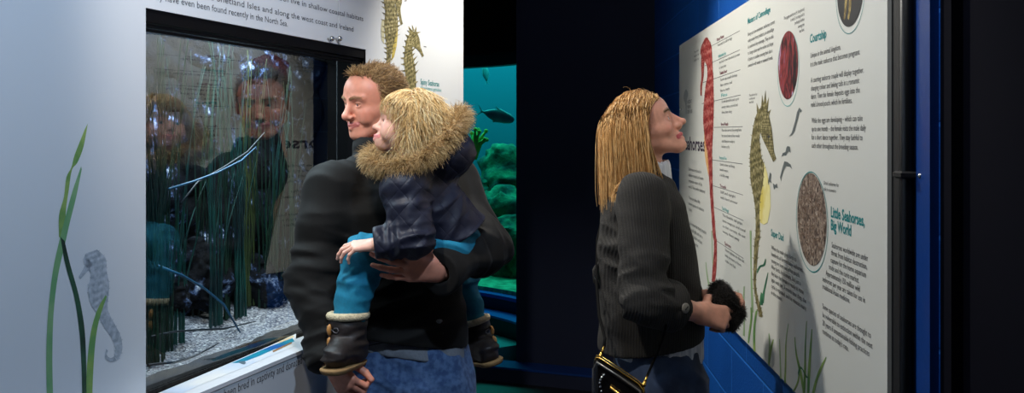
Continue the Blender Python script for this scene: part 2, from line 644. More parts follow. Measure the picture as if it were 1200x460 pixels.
wallpiece(0, S0, 0.0, WH); wallpiece(S1, 5.6, 0.0, WH)
wallpiece(S0, 1.02, ZT, WH); wallpiece(1.024, S1, ZT, WH)
wallpiece(S0, S1, 0.0, ZB - 0.03)
wallpiece(0, 0.02, 0.0, WH, off=-TH, th=0.75)          # return at the far end
wall_left = tag(ml.build('wall_left', M['white']), kind='structure')
# lower front that stands proud below the tank, with its white ledge
def slabL(name, m, s0, s1, z0, z1, off0, off1, parent=None):
    p = [Lw(s0, z0, off0), Lw(s1, z0, off0), Lw(s1, z0, off1), Lw(s0, z0, off1), Lw(s0, z1, off0), Lw(s1, z1, off0), Lw(s1, z1, off1), Lw(s0, z1, off1)]
    return MB().add(p, [[0, 1, 2, 3], [4, 7, 6, 5], [0, 4, 5, 1], [1, 5, 6, 2], [2, 6, 7, 3], [3, 7, 4, 0]]).build(name, m, parent)


ledge_front = slabL('lower_front', M['white'], 0.92, 2.6, 0.0, ZB - 0.012, LEDGE, 0.001, wall_left)
ledge = slabL('ledge', M['ledge'], 0.915, 2.6, ZB - 0.010, ZB, LEDGE + 0.002, 0.0, wall_left)
slabL('ledge_seam', M['black'], 0.92, 2.6, ZB - 0.012, ZB - 0.010, LEDGE - 0.001, 0.001, wall_left)
for px in (384.3, 393.5):
    p = onL(px, 45.5)
    kb = MB().tube([p, p + WLn * 0.010], 0.004, 10).ball(p + WLn * 0.014, (0.0085, 0.0085, 0.0085), 12, 8)
    kb.build('door_knob', M['chrome'], wall_left, smooth=True)
slabL('door_seam', M['black'], 1.0205, 1.0235, ZT, WH, -0.006, -0.02, wall_left)

# ---- right wall
quadbox('wall_right', M['blocks'], Rw(5.9, 0), Rw(1.50, 0), -WRn * 0.25, 0, 2.95)
trim = MB()
for (y0, y1, o0, o1) in ((1.505, 1.56, 0.0, 0.016),):
    v = [Rw(y0, 0, o0), Rw(y1, 0, o0), Rw(y1, 0, o1), Rw(y0, 0, o1)]
    v = v + [q + UP * 2.95 for q in v]
    trim.add(v, [[0, 1, 2, 3], [4, 7, 6, 5], [0, 4, 5, 1], [1, 5, 6, 2], [2, 6, 7, 3], [3, 7, 4, 0]])
tag(trim.build('trim_1', M['blue_gloss']), kind='structure')
quadbox('wall_near', M['dark_navy'], Rw(1.46, 0, -0.02), Rw(-1.9, 0, -0.02), -WRn * 0.2, 0, 2.95)
v0, v1 = Rw(1.46, 0, 0.0), Rw(1.50, 0, 0.0)
quadbox('trim_2', M['dark_navy'], v0, v1, -WRn * 0.2, 0, 2.95)

# ---- far dark wall beside the reef tank, with its stepped base
BWd = np.array([WLd[1], -WLd[0], 0]); B0 = np.array([0.028, 5.60, 0])
quadbox('wall_back', M['navy'], B0, B0 + BWd * 0.93, WLd * 0.35, 0, 2.95)
qb = quadbox('baseboard_back', M['navy'], B0 - BWd * 0.22 - WLd * 0.16, B0 + BWd * 0.90 - WLd * 0.16, WLd * 0.16, 0, 0.085)
qb2 = quadbox('trim_3', M['blue_gloss'], B0 - BWd * 0.225 - WLd * 0.165, B0 + BWd * 0.90 - WLd * 0.165, WLd * 0.165, 0.085, 0.097)
# outer shell so that no light leaks in
quadbox('wall_left_rear', M['dark_navy'], (-3.1, -2.0, 0), (-3.1, 10.9, 0), (-0.1, 0, 0), 0, 2.95)
quadbox('wall_front', M['dark_navy'], (-3.2, -1.9, 0), (3.2, -1.9, 0), (0, -0.1, 0), 0, 2.95)
quadbox('wall_far', M['dark_navy'], (-3.2, 10.8, 0), (3.2, 10.8, 0), (0, 0.1, 0), 0, 2.95)
quadbox('wall_right_outer', M['dark_navy'], (3.1, -2.0, 0), (3.1, 10.9, 0), (0.1, 0, 0), 0, 2.95)

# ------------------------------------------------------------------ seagrass tank behind the left wall
TD = 0.50                                   # tank depth
tank = empty('aquarium', tuple(Lw((S0 + S1) / 2, ZB - 0.03, -0.25)))
tag(tank, 'rectangular seagrass aquarium set into the white wall, behind the man and girl', 'aquarium')


def slabT(mb, s0, s1, z0, z1, o0, o1):
    p = [Lw(s0, z0, o0), Lw(s1, z0, o0), Lw(s1, z0, o1), Lw(s0, z0, o1), Lw(s0, z1, o0), Lw(s1, z1, o0), Lw(s1, z1, o1), Lw(s0, z1, o1)]
    return mb.add(p, [[0, 1, 2, 3], [4, 7, 6, 5], [0, 4, 5, 1], [1, 5, 6, 2], [2, 6, 7, 3], [3, 7, 4, 0]])


mb = MB()
SE = S0 - 0.32                               # the tank runs on behind the wall
slabT(mb, SE - 0.02, S1 + 0.02, ZB - 0.03, ZB - 0.015, -0.03, -TD)
slabT(mb, SE - 0.02, SE - 0.005, ZB - 0.03, 1.96, -0.032, -TD)
slabT(mb, SE - 0.02, S0 - 0.01, ZB - 0.03, 1.96, -0.031, -0.034)
slabT(mb, S1 + 0.005, S1 + 0.02, ZB - 0.03, 1.96, -0.03, -TD)
slabT(mb, SE - 0.02, S1 + 0.02, ZB - 0.03, 1.96, -TD, -TD - 0.02)
mb.build('tank_shell', M['rim'], tank)
mb = MB()
slabT(mb, S0, S1, ZT - 0.030, ZT - 0.001, -0.004, -0.03)
slabT(mb, S0, S1, ZT - 0.040, ZT - 0.033, -0.012, -0.03)
slabT(mb, S0, S1, ZT - 0.049, ZT - 0.043, -0.016, -0.03)
slabT(mb, S0 - 0.0005, S0 + 0.003, ZB, ZT, -0.001, -0.031)  # black lining added on the far jamb to keep its reflection dark
mb.build('rim', M['rim'], tank)
M['glass'] = glass_mat('aquarium_glass', (0.97, 1.0, 0.99, 1), 2.1)
SF = 1.118                                   # far quarter of the glass angled inwards, added to end the panel's reflection
mb = MB(); slabT(mb, SF, S1 + 0.001, ZB - 0.001, ZT - 0.002, -0.032, -0.040)
p = []
for z in (ZB - 0.001, ZT - 0.002): p += [Lw(S0 - 0.001, z, -0.070), Lw(SF, z, -0.032), Lw(SF, z, -0.040), Lw(S0 - 0.001, z, -0.078)]
mb.add(p, [[0, 1, 2, 3], [4, 7, 6, 5], [0, 4, 5, 1], [1, 5, 6, 2], [2, 6, 7, 3], [3, 7, 4, 0]])
mb.build('glass_pane', M['glass'], tank)


# rock face at the back: a displaced sheet
def rock_mat():
    m, N, L, b = new_mat('tank_rock')
    tc = N.new('ShaderNodeTexCoord')
    n = N.new('ShaderNodeTexNoise'); n.inputs['Scale'].default_value = 13; n.inputs['Detail'].default_value = 9; n.inputs['Roughness'].default_value = 0.75
    L.new(tc.outputs['Object'], n.inputs['Vector'])
    r = N.new('ShaderNodeValToRGB'); e = r.color_ramp.elements
    e[0].position = 0.47; e[0].color = rgb(7, 9, 14); e[1].position = 0.68; e[1].color = rgb(220, 228, 240)
    q = e.new(0.56); q.color = rgb(14, 18, 28); q = e.new(0.61); q.color = rgb(78, 96, 134)
    L.new(n.outputs['Fac'], r.inputs[0]); L.new(r.outputs[0], b.inputs['Base Color'])
    bp = N.new('ShaderNodeBump'); bp.inputs['Strength'].default_value = 0.8; bp.inputs['Distance'].default_value = 0.02
    L.new(n.outputs['Fac'], bp.inputs['Height']); L.new(bp.outputs[0], b.inputs['Normal'])
    b.inputs['Roughness'].default_value = 0.85; b.inputs['Specular IOR Level'].default_value = 0.15
    return m


M['rock'] = rock_mat()
nu, nz = 110, 80
uu, zz = np.meshgrid(np.linspace(SE + 0.004, S1 + 0.004, nu), np.linspace(ZB - 0.01, 1.93, nz), indexing='ij')
pp = np.stack([uu.ravel() * 4, zz.ravel() * 4, np.zeros(nu * nz)], 1)
dd = 0.055 * vnoise(pp) + 0.035 * vnoise(pp * 2.7 + 9) + 0.018 * vnoise(pp * 7 + 3)
off = -0.39 + dd
RV = np.stack([Lw(s, z, o) for s, z, o in zip(uu.ravel(), zz.ravel(), off)])
ix = np.arange(nu * nz).reshape(nu, nz)
RF = np.stack([ix[:-1, :-1], ix[1:, :-1], ix[1:, 1:], ix[:-1, 1:]], -1).reshape(-1, 4)
ro = mk('rock', RV, RF, M['rock'])
so = ro.modifiers.new('thickness', 'SOLIDIFY'); so.thickness = 0.03
tag(ro, 'dark rugged rock face lining the back of the seagrass tank', 'rock')
# boulders standing on the gravel
for (px, py, o, r, lab) in ((232, 318, -0.30, 0.085, 'grey rounded rock left of centre on the tank gravel'),
                            (300, 330, -0.27, 0.075, 'pale flecked rock standing behind the grass near the tank centre'),
                            (196, 340, -0.20, 0.05, 'small sandy stone beside the left edge of the tank')):
    c = onL(px, py, o)
    v = Vol(c - r * 1.7, c + r * 1.7, r / 14)
    v.ell(c, (r, r * .8, r * 1.15), 0).ell(c + [r * .4, 0, -r * .5], (r * .8, r * .7, r * .7), r * .4)
    v.wrinkle(lambda p: r * (0.22 * vnoise(p * 2.2 / r) + 0.12 * vnoise(p * 6 / r)), r)
    a = v.mesh(); tag(mk('rock', a[0], a[1], M['rock']), lab, 'rock')


# gravel bed
def gravel_mat():
    m, N, L, b = new_mat('gravel')
    tc = N.new('ShaderNodeTexCoord')
    n = N.new('ShaderNodeTexVoronoi'); n.inputs['Scale'].default_value = 190
    n3 = N.new('ShaderNodeTexNoise'); n3.inputs['Scale'].default_value = 9; n3.inputs['Detail'].default_value = 5
    L.new(tc.outputs['Object'], n.inputs['Vector']); L.new(tc.outputs['Object'], n3.inputs['Vector'])
    sp = N.new('ShaderNodeSeparateColor'); L.new(n.outputs['Color'], sp.inputs[0])
    r = N.new('ShaderNodeValToRGB'); e = r.color_ramp.elements
    e[0].position = 0.05; e[0].color = rgb(70, 72, 84); e[1].position = 0.97; e[1].color = rgb(238, 240, 246)
    q = e.new(0.45); q.color = rgb(150, 152, 164); q = e.new(0.85); q.color = rgb(196, 196, 204)
    L.new(sp.outputs[0], r.inputs[0])
    mx = N.new('ShaderNodeMix'); mx.data_type = 'RGBA'; mx.blend_type = 'MULTIPLY'; mx.inputs[0].default_value = 0.6
    L.new(r.outputs[0], mx.inputs[6]); L.new(n3.outputs['Fac'], mx.inputs[7])
    L.new(mx.outputs[2], b.inputs['Base Color'])
    bp = N.new('ShaderNodeBump'); bp.inputs['Strength'].default_value = 1.0; bp.inputs['Distance'].default_value = 0.004
    L.new(n.outputs['Distance'], bp.inputs['Height']); L.new(bp.outputs[0], b.inputs['Normal'])
    b.inputs['Roughness'].default_value = 0.8
    return m


nu, no = 100, 50
uu, oo = np.meshgrid(np.linspace(SE + 0.004, S1 + 0.004, nu), np.linspace(-0.041, -0.47, no), indexing='ij')
pp = np.stack([uu.ravel() * 9, oo.ravel() * 9, np.zeros(nu * no)], 1)
hz = ZB + 0.029 + 0.008 * vnoise(pp) + 0.004 * vnoise(pp * 4) + 0.05 * np.clip((-oo.ravel() - 0.1) / 0.4, 0, 1)
GV = np.stack([Lw(s, z, o) for s, z, o in zip(uu.ravel(), hz, oo.ravel())])
ix = np.arange(nu * no).reshape(nu, no)
GF = np.stack([ix[:-1, :-1], ix[:-1, 1:], ix[1:, 1:], ix[1:, :-1]], -1).reshape(-1, 4)
# front face of the bed against the glass
b0 = len(GV)
GV = np.concatenate([GV, np.stack([Lw(s, ZB - 0.014, -0.041) for s in np.linspace(SE + 0.004, S1 + 0.004, nu)])])
fr = np.arange(b0, b0 + nu)
GF = np.concatenate([GF, np.stack([ix[:-1, 0], ix[1:, 0], fr[1:], fr[:-1]], -1)])
M['gravel'] = gravel_mat()
M['silt'] = mat('dark_silt', rgb(58, 52, 50), 0.9, col2=rgb(34, 32, 32), nscale=60)
gmi = np.zeros(len(GF), int); gmi[-(nu - 1):] = 1
tag(mk('gravel', GV, GF, [M['gravel'], M['silt']], smooth=False, mat_idx=gmi), 'pale grey gravel bed on the bottom of the seagrass tank', 'gravel', kind='stuff')

# eelgrass: each tuft a plant of its own
M['grass'] = mat('eelgrass', rgb(14, 52, 34), 0.45, col2=rgb(9, 34, 32), nscale=6, spec=0.4)
M['grass_teal'] = mat('eelgrass_teal', rgb(10, 70, 64), 0.45, col2=rgb(8, 40, 44), nscale=6)
M['grass_olive'] = mat('eelgrass_olive', rgb(74, 84, 40), 0.5, col2=rgb(40, 60, 34), nscale=6)
rg = np.random.default_rng(11)


def tuft(px, py, o, n, lab, m, hmin=0.45, hmax=0.85, spread=0.03, group='eelgrass tufts in the tank'):
    c = onL(px, py, o); sc = 0
    d = c - WL0; s = -d.dot(WLd)
    base = Lw(s, 0, o); base[2] = ZB + 0.035 + 0.05 * max(0, (-o - 0.1) / 0.4)
    paths, rad = [], []
    for i in range(n):
        b = base + WLd * rg.normal(0, spread) + WLn * rg.normal(0, spread * .5)
        h = rg.uniform(hmin, hmax); h = min(h, 1.90 - b[2])
        k = np.linspace(0, 1, 12)[:, None]
        lean = WLd * rg.normal(0, 0.05) + WLn * rg.normal(0, 0.015)
        w = WLd * 0.012 * np.sin(k * rg.uniform(3, 7) + rg.uniform(0, 6))
        paths.append(b + UP * h * k + lean * k ** 2 + w * k); rad.append(rg.uniform(0.0018, 0.0042))
    V, F = strand_mesh(np.array(paths), np.array(rad), 4, 0.4)
    # keep blades inside the tank
    dn = (V - WL0) @ WLn; V += np.outer(np.clip(-0.046 - dn, None, 0), WLn)
    ss = -((V - WL0) @ WLd); V += np.outer(ss - np.clip(ss, S0 + .003, S1 - .003), WLd)
    tag(mk('eelgrass', V, F, m), lab, 'seagrass', group)


for a in ((178, 410, -0.10, 22, 'densest green eelgrass tuft, along the left edge of the tank glass', M['grass'], .5, .86, .02),
          (192, 395, -0.14, 14, 'green eelgrass tuft second from the left edge of the tank', M['grass'], .5, .85, .022),
          (210, 392, -0.16, 10, 'tall teal eelgrass tuft above the bare gravel left of the fallen stem', M['grass_teal'], .3, .8, .018),
          (255, 378, -0.19, 12, 'teal eelgrass tuft rising left of the central grass stand', M['grass_teal'], .35, .85, .014),
          (268, 372, -0.22, 12, 'dark green eelgrass tuft just right of the teal tuft in mid tank', M['grass'], .4, .85, .014),
          (281, 368, -0.20, 14, 'teal green eelgrass tuft at the centre of the tank', M['grass_teal'], .4, .85, .012),
          (291, 366, -0.26, 14, 'olive brown eelgrass tuft behind the centre of the tank', M['grass_olive'], .5, .85, .012),
          (312, 362, -0.22, 14, 'bushy rooted eelgrass tuft right of centre on the gravel', M['grass'], .35, .8, .016),
          (321, 360, -0.24, 10, 'thin green eelgrass tuft next to the bushy rooted one', M['grass_teal'], .3, .8, .012),
          (338, 356, -0.20, 12, 'green eelgrass tuft beside the man\'s sleeve in the tank', M['grass'], .4, .8, .02),
          (236, 380, -0.30, 10, 'faint eelgrass tuft at the back against the rock, left half of tank', M['grass'], .4, .85, .03)):
    tuft(*a)


def stem(pts, r, lab, m):
    pts = [np.array(p, float) for p in pts]
    mb = MB().tube(pts, [r] * (len(pts) - 1) + [r * .5], 6)
    tag(mb.build('stem', m, smooth=True), lab, 'plant stem')


M['stem'] = mat('dark_stem', rgb(18, 30, 40), 0.5)
M['stem_blue'] = mat('blue_stem', rgb(26, 84, 120), 0.45)
stem([onL(185, 311, -0.10), onL(215, 323, -0.11), onL(240, 338, -0.12), onL(262, 356, -0.12), onL(286, 397, -0.10)], 0.0035, 'long blue stem slanting down across the tank to the gravel', M['stem_blue'])
stem([onL(174, 427, -0.055), onL(205, 424, -0.06), onL(230, 416, -0.06), onL(256, 402, -0.07)], 0.003, 'fallen dark stem curving over the front gravel', M['stem'])
stem([onL(212, 238, -0.09), onL(232, 213, -0.10), onL(262, 196, -0.12), onL(290, 178, -0.12), onL(310, 155, -0.12)], 0.003, 'thin dark stem rising to the right through the middle of the tank', M['stem'])
stem([onL(198, 221, -0.07), onL(225, 213, -0.08), onL(255, 202, -0.09), onL(283, 188, -0.10), onL(300, 172, -0.10)], 0.003, 'teal blue twig crossing the upper middle of the tank', M['stem_blue'])
stem([onL(176, 394, -0.09), onL(205, 388, -0.1), onL(235, 386, -0.1), onL(262, 385, -0.12), onL(300, 376, -0.14)], 0.0028, 'dark runner lying along the gravel at the foot of the grass', M['stem'])

# ------------------------------------------------------------------ round reef tank in the distance
RC = np.array([-1.46, 4.84]); A0, A1 = math.radians(31), math.radians(100)


def ring(name, m, r0, r1, z0, z1, parent, n=48, a0=A0, a1=A1):
    vs, fs = [], []
    for i in range(n + 1):
        a = a0 + (a1 - a0) * i / n; c, s_ = math.cos(a), math.sin(a)
        for (r, z) in ((r0, z0), (r1, z0), (r1, z1), (r0, z1)): vs.append((RC[0] + r * c, RC[1] + r * s_, z))
    for i in range(n):
        for k in range(4):
            a = i * 4 + k; b = i * 4 + (k + 1) % 4
            fs.append([a, b, b + 4, a + 4])
    fs += [[0, 3, 2, 1], [n * 4, n * 4 + 1, n * 4 + 2, n * 4 + 3]]
    return MB().add(vs, fs).build(name, m, parent)


reef = empty('aquarium', (-0.1, 6.9, 0))
tag(reef, 'large teal lit reef aquarium in the distance beside the dark wall', 'aquarium')
M['reef_blue_lit'] = mat('reef_step_blue_lit', rgb(24, 80, 190), 0.4)  # blue light on rim and tread put into their colour
M['reef_dark'] = mat('reef_base_dark', rgb(14, 22, 44), 0.5)
M['reef_teal_spill'] = mat('reef_floor_teal_spill', rgb(40, 130, 140), 0.6)  # teal light spilling from the tank put into the step's colour
M['reef_back'] = mat('reef_back', rgb(0, 96, 122), 0.9)
M['pane2'] = glass_mat('reef_glass', (0.93, 1, 1, 1), 1.3)
ring('base', M['reef_dark'], 1.95, 2.05, 0.0, 0.385, reef)
ring('base_rim', M['reef_blue_lit'], 1.945, 2.06, 0.385, 0.41, reef)
ring('step_riser', M['reef_dark'], 1.80, 1.95, 0.0, 0.285, reef)
ring('step_tread', M['reef_blue_lit'], 1.79, 1.95, 0.285, 0.30, reef)
ring('lower_step', M['reef_teal_spill'], 1.25, 1.80, 0.0, 0.17, reef)
ring('glass_pane', M['pane2'], 1.985, 2.0, 0.41, 2.13, reef)
ring('head_frame', mat('reef_head', rgb(10, 60, 66), 0.5), 1.96, 2.06, 2.09, 2.18, reef)
ring('canopy', M['black'], 1.93, 2.10, 2.18, 2.95, reef)
ring('back_wall', M['reef_back'], 3.9, 3.95, 0.0, 2.95, reef, a0=math.radians(40), a1=math.radians(85))
ring('tank_bed', mat('reef_bed', rgb(90, 170, 130), 0.9, noise=0.5, nscale=14, bump=1, bscale=20, bdist=.02), 2.02, 3.9, 0.30, 0.44, reef, a0=math.radians(40), a1=math.radians(85))

M['reef_rock'] = mat('reef_rock_green', rgb(40, 130, 96), 0.9, col2=rgb(14, 70, 66), nscale=9, bump=0.6, bscale=25, bdist=.02)
M['reef_coral'] = mat('reef_coral_yellow', rgb(180, 190, 70), 0.8, col2=rgb(90, 150, 80), nscale=16)
for (px, py, Y, r, lab, mm) in (
        (596, 205, 7.6, 0.24, 'tall green rock in the reef aquarium, highest of the rocks', M['reef_rock']),
        (588, 250, 7.3, 0.22, 'rounded algae covered rock left of the tall rock in the reef tank', M['reef_rock']),
        (600, 285, 7.0, 0.20, 'low green rock at the right edge of the reef tank', M['reef_rock']),
        (578, 300, 7.2, 0.16, 'small green rock low down in the reef tank', M['reef_rock']),
        (562, 232, 7.5, 0.15, 'dim green rock next to the white wall end in the reef tank', M['reef_rock'])):
    c = P(px, py, Y)
    v = Vol(c - [r * 1.6, r * 1.6, r * 3.4], c + [r * 1.6, r * 1.6, r * 1.6], r / 9)
    v.ell(c, (r, r, r * 1.1), 0).cone(c - [0, 0, r * .3], [c[0] + .1 * r, c[1], max(0.44, c[2] - r * 3)], r * .8, r * .9, r * .5)
    v.wrinkle(lambda p: r * (0.3 * vnoise(p * 1.8 / r) + 0.16 * vnoise(p * 5 / r)), r)
    a = v.mesh(); tag(mk('reef_rock', a[0], a[1], mm), lab, 'rock')
for k, (px, py, Y, n, lab) in enumerate(((556, 172, 7.0, 12, 'yellow branching coral beside the fur hood in the reef tank'), (586, 296, 6.9, 9, 'pale yellow coral near the bottom of the reef tank'))):
    c = P(px, py, Y); mb = MB()
    for i in range(n):
        a = 2.4 * i; t = np.array([math.cos(a) * .10, math.sin(a) * .05, .05 + .10 * rg.random()])
        mb.tube([c - [0, 0, .1], c + t * .5, c + t], [.02, .016, .008], 6)
        mb.ball(c + t, .018, 7, 5)
    tag(mb.build('coral', M['reef_coral'], smooth=True), lab, 'coral')


def fish(px, py, Y, L, ang, lab, m, yaw=0.0):
    c = P(px, py, Y)
    v = Vol((-L * .7, -L * .2, -L * .35), (L * .7, L * .2, L * .35), L / 50)
    v.ell((-.02 * L, 0, 0), (L * .36, L * .075, L * .15), 0).cone((L * .22, 0, 0), (L * .42, 0, 0), L * .05, L * .022, L * .06)
    v.cone((L * .42, 0, 0), (L * .56, 0, L * .15), L * .022, L * .008, L * .02).cone((L * .42, 0, 0), (L * .56, 0, -L * .15), L * .022, L * .008, L * .02)
    v.cone((-L * .08, 0, L * .12), (L * .14, 0, L * .19), L * .03, L * .012, L * .03).cone((0, 0, -L * .12), (L * .14, 0, -L * .18), L * .025, L * .01, L * .03)
    V, F = v.mesh()
    R = np.array(Matrix.Rotation(yaw, 3, 'Z') @ Matrix.Rotation(ang, 3, 'Y'))
    o = mk('fish', V @ R.T + c, F, m); tag(o, lab, 'fish')
    e = MB().ball(R @ np.array([-L * .27, -L * .058, L * .03]) + c, L * .022, 8, 6).build('eye', M['black'], o, True)
    return o


M['fish'] = mat('fish_grey_blue', rgb(70, 150, 160), 0.4, col2=rgb(40, 110, 130), nscale=8)
fish(585, 136, 6.9, 0.34, math.radians(-15), 'large grey fish swimming in the reef tank, level with the man\'s face', M['fish'], math.pi)
fish(569, 85, 7.6, 0.20, math.radians(80), 'pale fish hanging head up near the top of the reef tank', M['fish'], math.radians(20))

# ------------------------------------------------------------------ printed matter: the big panel on the right and the graphics of the left wall
PY0, PY1 = 4.135, 1.645                     # depth of the panel's far and near edges
PZ0, PZ1 = 0.905, 2.012
panel = empty('information_panel', tuple(Rw((PY0 + PY1) / 2, PZ0)))
tag(panel, 'large white seahorse information panel on the blue wall, facing the woman', 'information panel')


def slabR(name, m, y0, y1, z0, z1, o0, o1, parent):
    p = [Rw(y0, z0, o0), Rw(y1, z0, o0), Rw(y1, z0, o1), Rw(y0, z0, o1), Rw(y0, z1, o0), Rw(y1, z1, o0), Rw(y1, z1, o1), Rw(y0, z1, o1)]
    return MB().add(p, [[0, 1, 2, 3], [4, 7, 6, 5], [0, 4, 5, 1], [1, 5, 6, 2], [2, 6, 7, 3], [3, 7, 4, 0]]).build(name, m, parent)


slabR('board', M['panel'], PY0, PY1, PZ0, PZ1, 0.026, 0.034, panel)
slabR('backing_frame', M['black'], PY0 - 0.006, PY1 - 0.035, PZ0 - 0.004, PZ1 + 0.004, 0.001, 0.0258, panel)
for py in (52, 128):
    p = onR(798.2, py + (0 if py > 60 else 4), 0.034)
    MB().ball(p, 0.006, 8, 6).build('fixing_screw', M['chrome'], panel, True)
# black conduit beside the panel, held by a saddle
pc = Rw(1.585, 0, 0.020)
cond = tag(MB().tube([pc, pc + UP * 2.95], 0.015, 14).build('conduit', mat('black_plastic', rgb(12, 13, 16), 0.35), smooth=True),
           'black vertical conduit pipe between the panel and the blue corner trim', 'pipe')
zz_ = 1.58 - (205 - 158) / 1000 * 1.57
mbk = MB(); c_ = Rw(1.56, zz_, 0.022)
slab_v = [(1.600, 0.004), (1.535, 0.004)]
mbk.tube([Rw(1.607, zz_, .006), Rw(1.600, zz_, .036), Rw(1.570, zz_, .036), Rw(1.563, zz_, .010), Rw(1.530, zz_, .005)], 0.007, 6, flat=1.0)
mbk.build('pipe_saddle', M['black'], cond)
MB().ball(Rw(1.545, zz_, 0.014), 0.0055, 10, 7).build('screw', M['chrome'], cond, True)

INK = mat('print_ink_black', rgb(56, 56, 62), 0.6)
INKG = mat('print_ink_grey', rgb(84, 86, 90), 0.6)
TEAL = mat('print_teal', rgb(20, 132, 134), 0.6)
TEALL = mat('print_teal_pale', rgb(96, 170, 168), 0.6)
MAROON = mat('print_maroon', rgb(110, 40, 60), 0.6)
PURPLE = mat('print_dark_purple', rgb(52, 36, 62), 0.6)


class Plane:
    def __init__(s, on, right, nrm, lift):
        s.on, s.e, s.n, s.lift = on, right, nrm, lift

    def pt(s, px, py): return s.on(px, py) + s.n * s.lift


PLR = Plane(onR, -WRd, WRn, 0.0006)
PLL = Plane(lambda x, y: onL(x, y, 0.0), WLd, WLn, 0.0006)
PLF = Plane(lambda x, y: onL(x, y, LEDGE), WLd, WLn, 0.0006)


def text_geo(s, size, bold=0.0):
    cu = bpy.data.curves.new('txt', 'FONT')
    cu.body = s; cu.size = size; cu.resolution_u = 2; cu.offset = bold
    o = bpy.data.objects.new('txt', cu); COL.objects.link(o)
    dg = bpy.context.evaluated_depsgraph_get()
    me = bpy.data.meshes.new_from_object(o.evaluated_get(dg))
    v = np.array([q.co[:] for q in me.vertices]).reshape(-1, 3)
    f = [list(p.vertices) for p in me.polygons]
    bpy.data.objects.remove(o); bpy.data.curves.remove(cu); bpy.data.meshes.remove(me)
    return v, f


def text_block(pl, lines, p0, plast, width_to, size, m, parent, name='text_block', bold=0.0, align='L', lefts=None):
    """lines set on the plane: first baseline starts at p0, last at plast (pixels of the photo); the longest line ends at width_to[1] = (line index, px, py)"""
    A = pl.pt(*p0); B = pl.pt(*plast) if plast else A
    geo = [text_geo(t, size, bold) for t in lines]
    li, wx, wy = width_to
    E = pl.pt(wx, wy)
    if align == 'R': target = abs((pl.pt(*p0) - E).dot(pl.e))
    else:
        st = pl.pt(*lefts[li]) if lefts else A
        target = abs((E - st).dot(pl.e))
    sx = target / max(geo[li][0][:, 0].max(), 1e-6)
    mb = MB(); n = len(lines)
    for i, (v, f) in enumerate(geo):
        if len(v) == 0: continue
        z = A[2] + (B[2] - A[2]) * (i / max(n - 1, 1))
        org = A.copy(); org[2] = z
        if lefts: org = org + pl.e * (pl.pt(*lefts[i]) - A).dot(pl.e)
        x = v[:, 0] * sx
        if align == 'R': x = x - x.max()
        pts = org + np.outer(x, pl.e) + np.outer(v[:, 1], UP)
        mb.add(pts, f)
    return mb.build(name, m, parent)


# ---- text of the big panel
T = lambda *a, **k: text_block(PLR, *a, parent=panel, **k)
T(['Masters of Camouflage'], (876.3, 28.3), None, (0, 903, 14.2), 0.026, m=TEAL, name='heading', bold=0.0006)
T(['Being such slow swimmers, seahorses cannot', 'easily escape from predators, so camouflage', 'is a seahorse\'s key advantage. They are able', 'to change colour and the outline and shape', 'of plants or coralline covering their skin is', 'covered in with weeds or seaweed fronds.'],
  (876.6, 42.4), (877, 78.7), (1, 907, 33), 0.0165, m=INK)
T(['The pygmy seahorse (H. bargibanti)', 'is only 2 cm long and is', 'perfectly hidden', 'among the', 'sea fans.'], (942.8, 12), (942.8, 36), (0, 918.7, 21.7), 0.0125, m=INK, align='R', name='caption')
T(['Courtship'], (949.3, 50.4), None, (0, 968.7, 44.2), 0.030, m=TEAL, name='heading', bold=0.0008)
T(['Unique in the animal kingdom,', 'it is the male seahorse that becomes pregnant.'], (949.8, 68), (949.9, 78.3), (1, 1008, 64), 0.0185, m=INK)
T(['A courting seahorse couple will display together,', 'changing colour and linking tails in a romantic', 'dance. Then the female deposits eggs into the', 'male\'s brood pouch, which he fertilises.'], (950.4, 96.9), (950.9, 125.4), (0, 1012.4, 86), 0.0185, m=INK)
T(['While the eggs are developing \u2013 which can take', 'up to one month \u2013 the female visits the male daily', 'for a short dance together. They stay faithful to', 'each other throughout the breeding season.'], (951.3, 144), (952, 173), (1, 1015, 153.5), 0.0185, m=INK)
T(['Little Seahorses,', 'Big World'], (973.7, 253.6), (974.6, 268.8), (0, 1013.5, 266), 0.034, m=TEAL, name='heading', bold=0.0009)
lf = [(974.8, 289.6), (974.2, 289.6), (973.6, 289.6), (971.5, 289.6), (968, 289.6), (964, 289.6), (964, 289.6)]
T(['Seahorses worldwide are under', 'threat from habitat destruction,', 'capture for the home aquarium', 'trade and the curio market.', 'Approximately 150 million wild', 'seahorses per year are taken for use in', 'traditional Asian medicine.'],
  (974.8, 289.4), (974.8, 343.5), (5, 1014, 357), 0.0185, m=INK, lefts=lf)
T(['Some species of seahorses are thought to', 'be vulnerable to extinction within the next', '20 years if unsustainable fishing practices', 'continue at today\'s rate.'], (964, 361), (964, 389.8), (2, 1019, 417.6), 0.0185, m=INK)
T(['Super Dad'], (903.7, 275.8), None, (0, 918.4, 281), 0.028, m=TEAL, name='heading', bold=0.0006)
T(['When the male gives birth to', 'hundreds of formed baby seahorses,', 'young are born out of his pouch.', 'After birth, he is empty, but just a', 'day later the female is ready to mate', 'again with him. A month later they, the', 'cycle is repeated, and he releases many', 'in the season.'], (904, 291.7), (904.8, 344.6), (6, 945, 348.5), 0.0175, m=INK)
T(['Dried seahorses for', 'sale in souvenirs'], (965.6, 215.9), (966, 223), (0, 983.3, 219), 0.0125, m=INK, name='caption')
T(['seahorses'], (800.5, 174.6), None, (0, 826.6, 174.0), 0.085, m=PURPLE, name='heading', bold=0.0018)
T(['ANCIENT', 'MARINE', 'CREATURE'], (805.6, 121.5), (805.8, 133.0), (2, 811.4, 133), 0.023, m=INKG, name='caption')
T(['This seahorse lives', 'in shallow sea', 'weed beds'], (878, 113), (878.2, 121), (0, 887.5, 110), 0.0115, m=INKG, name='caption')
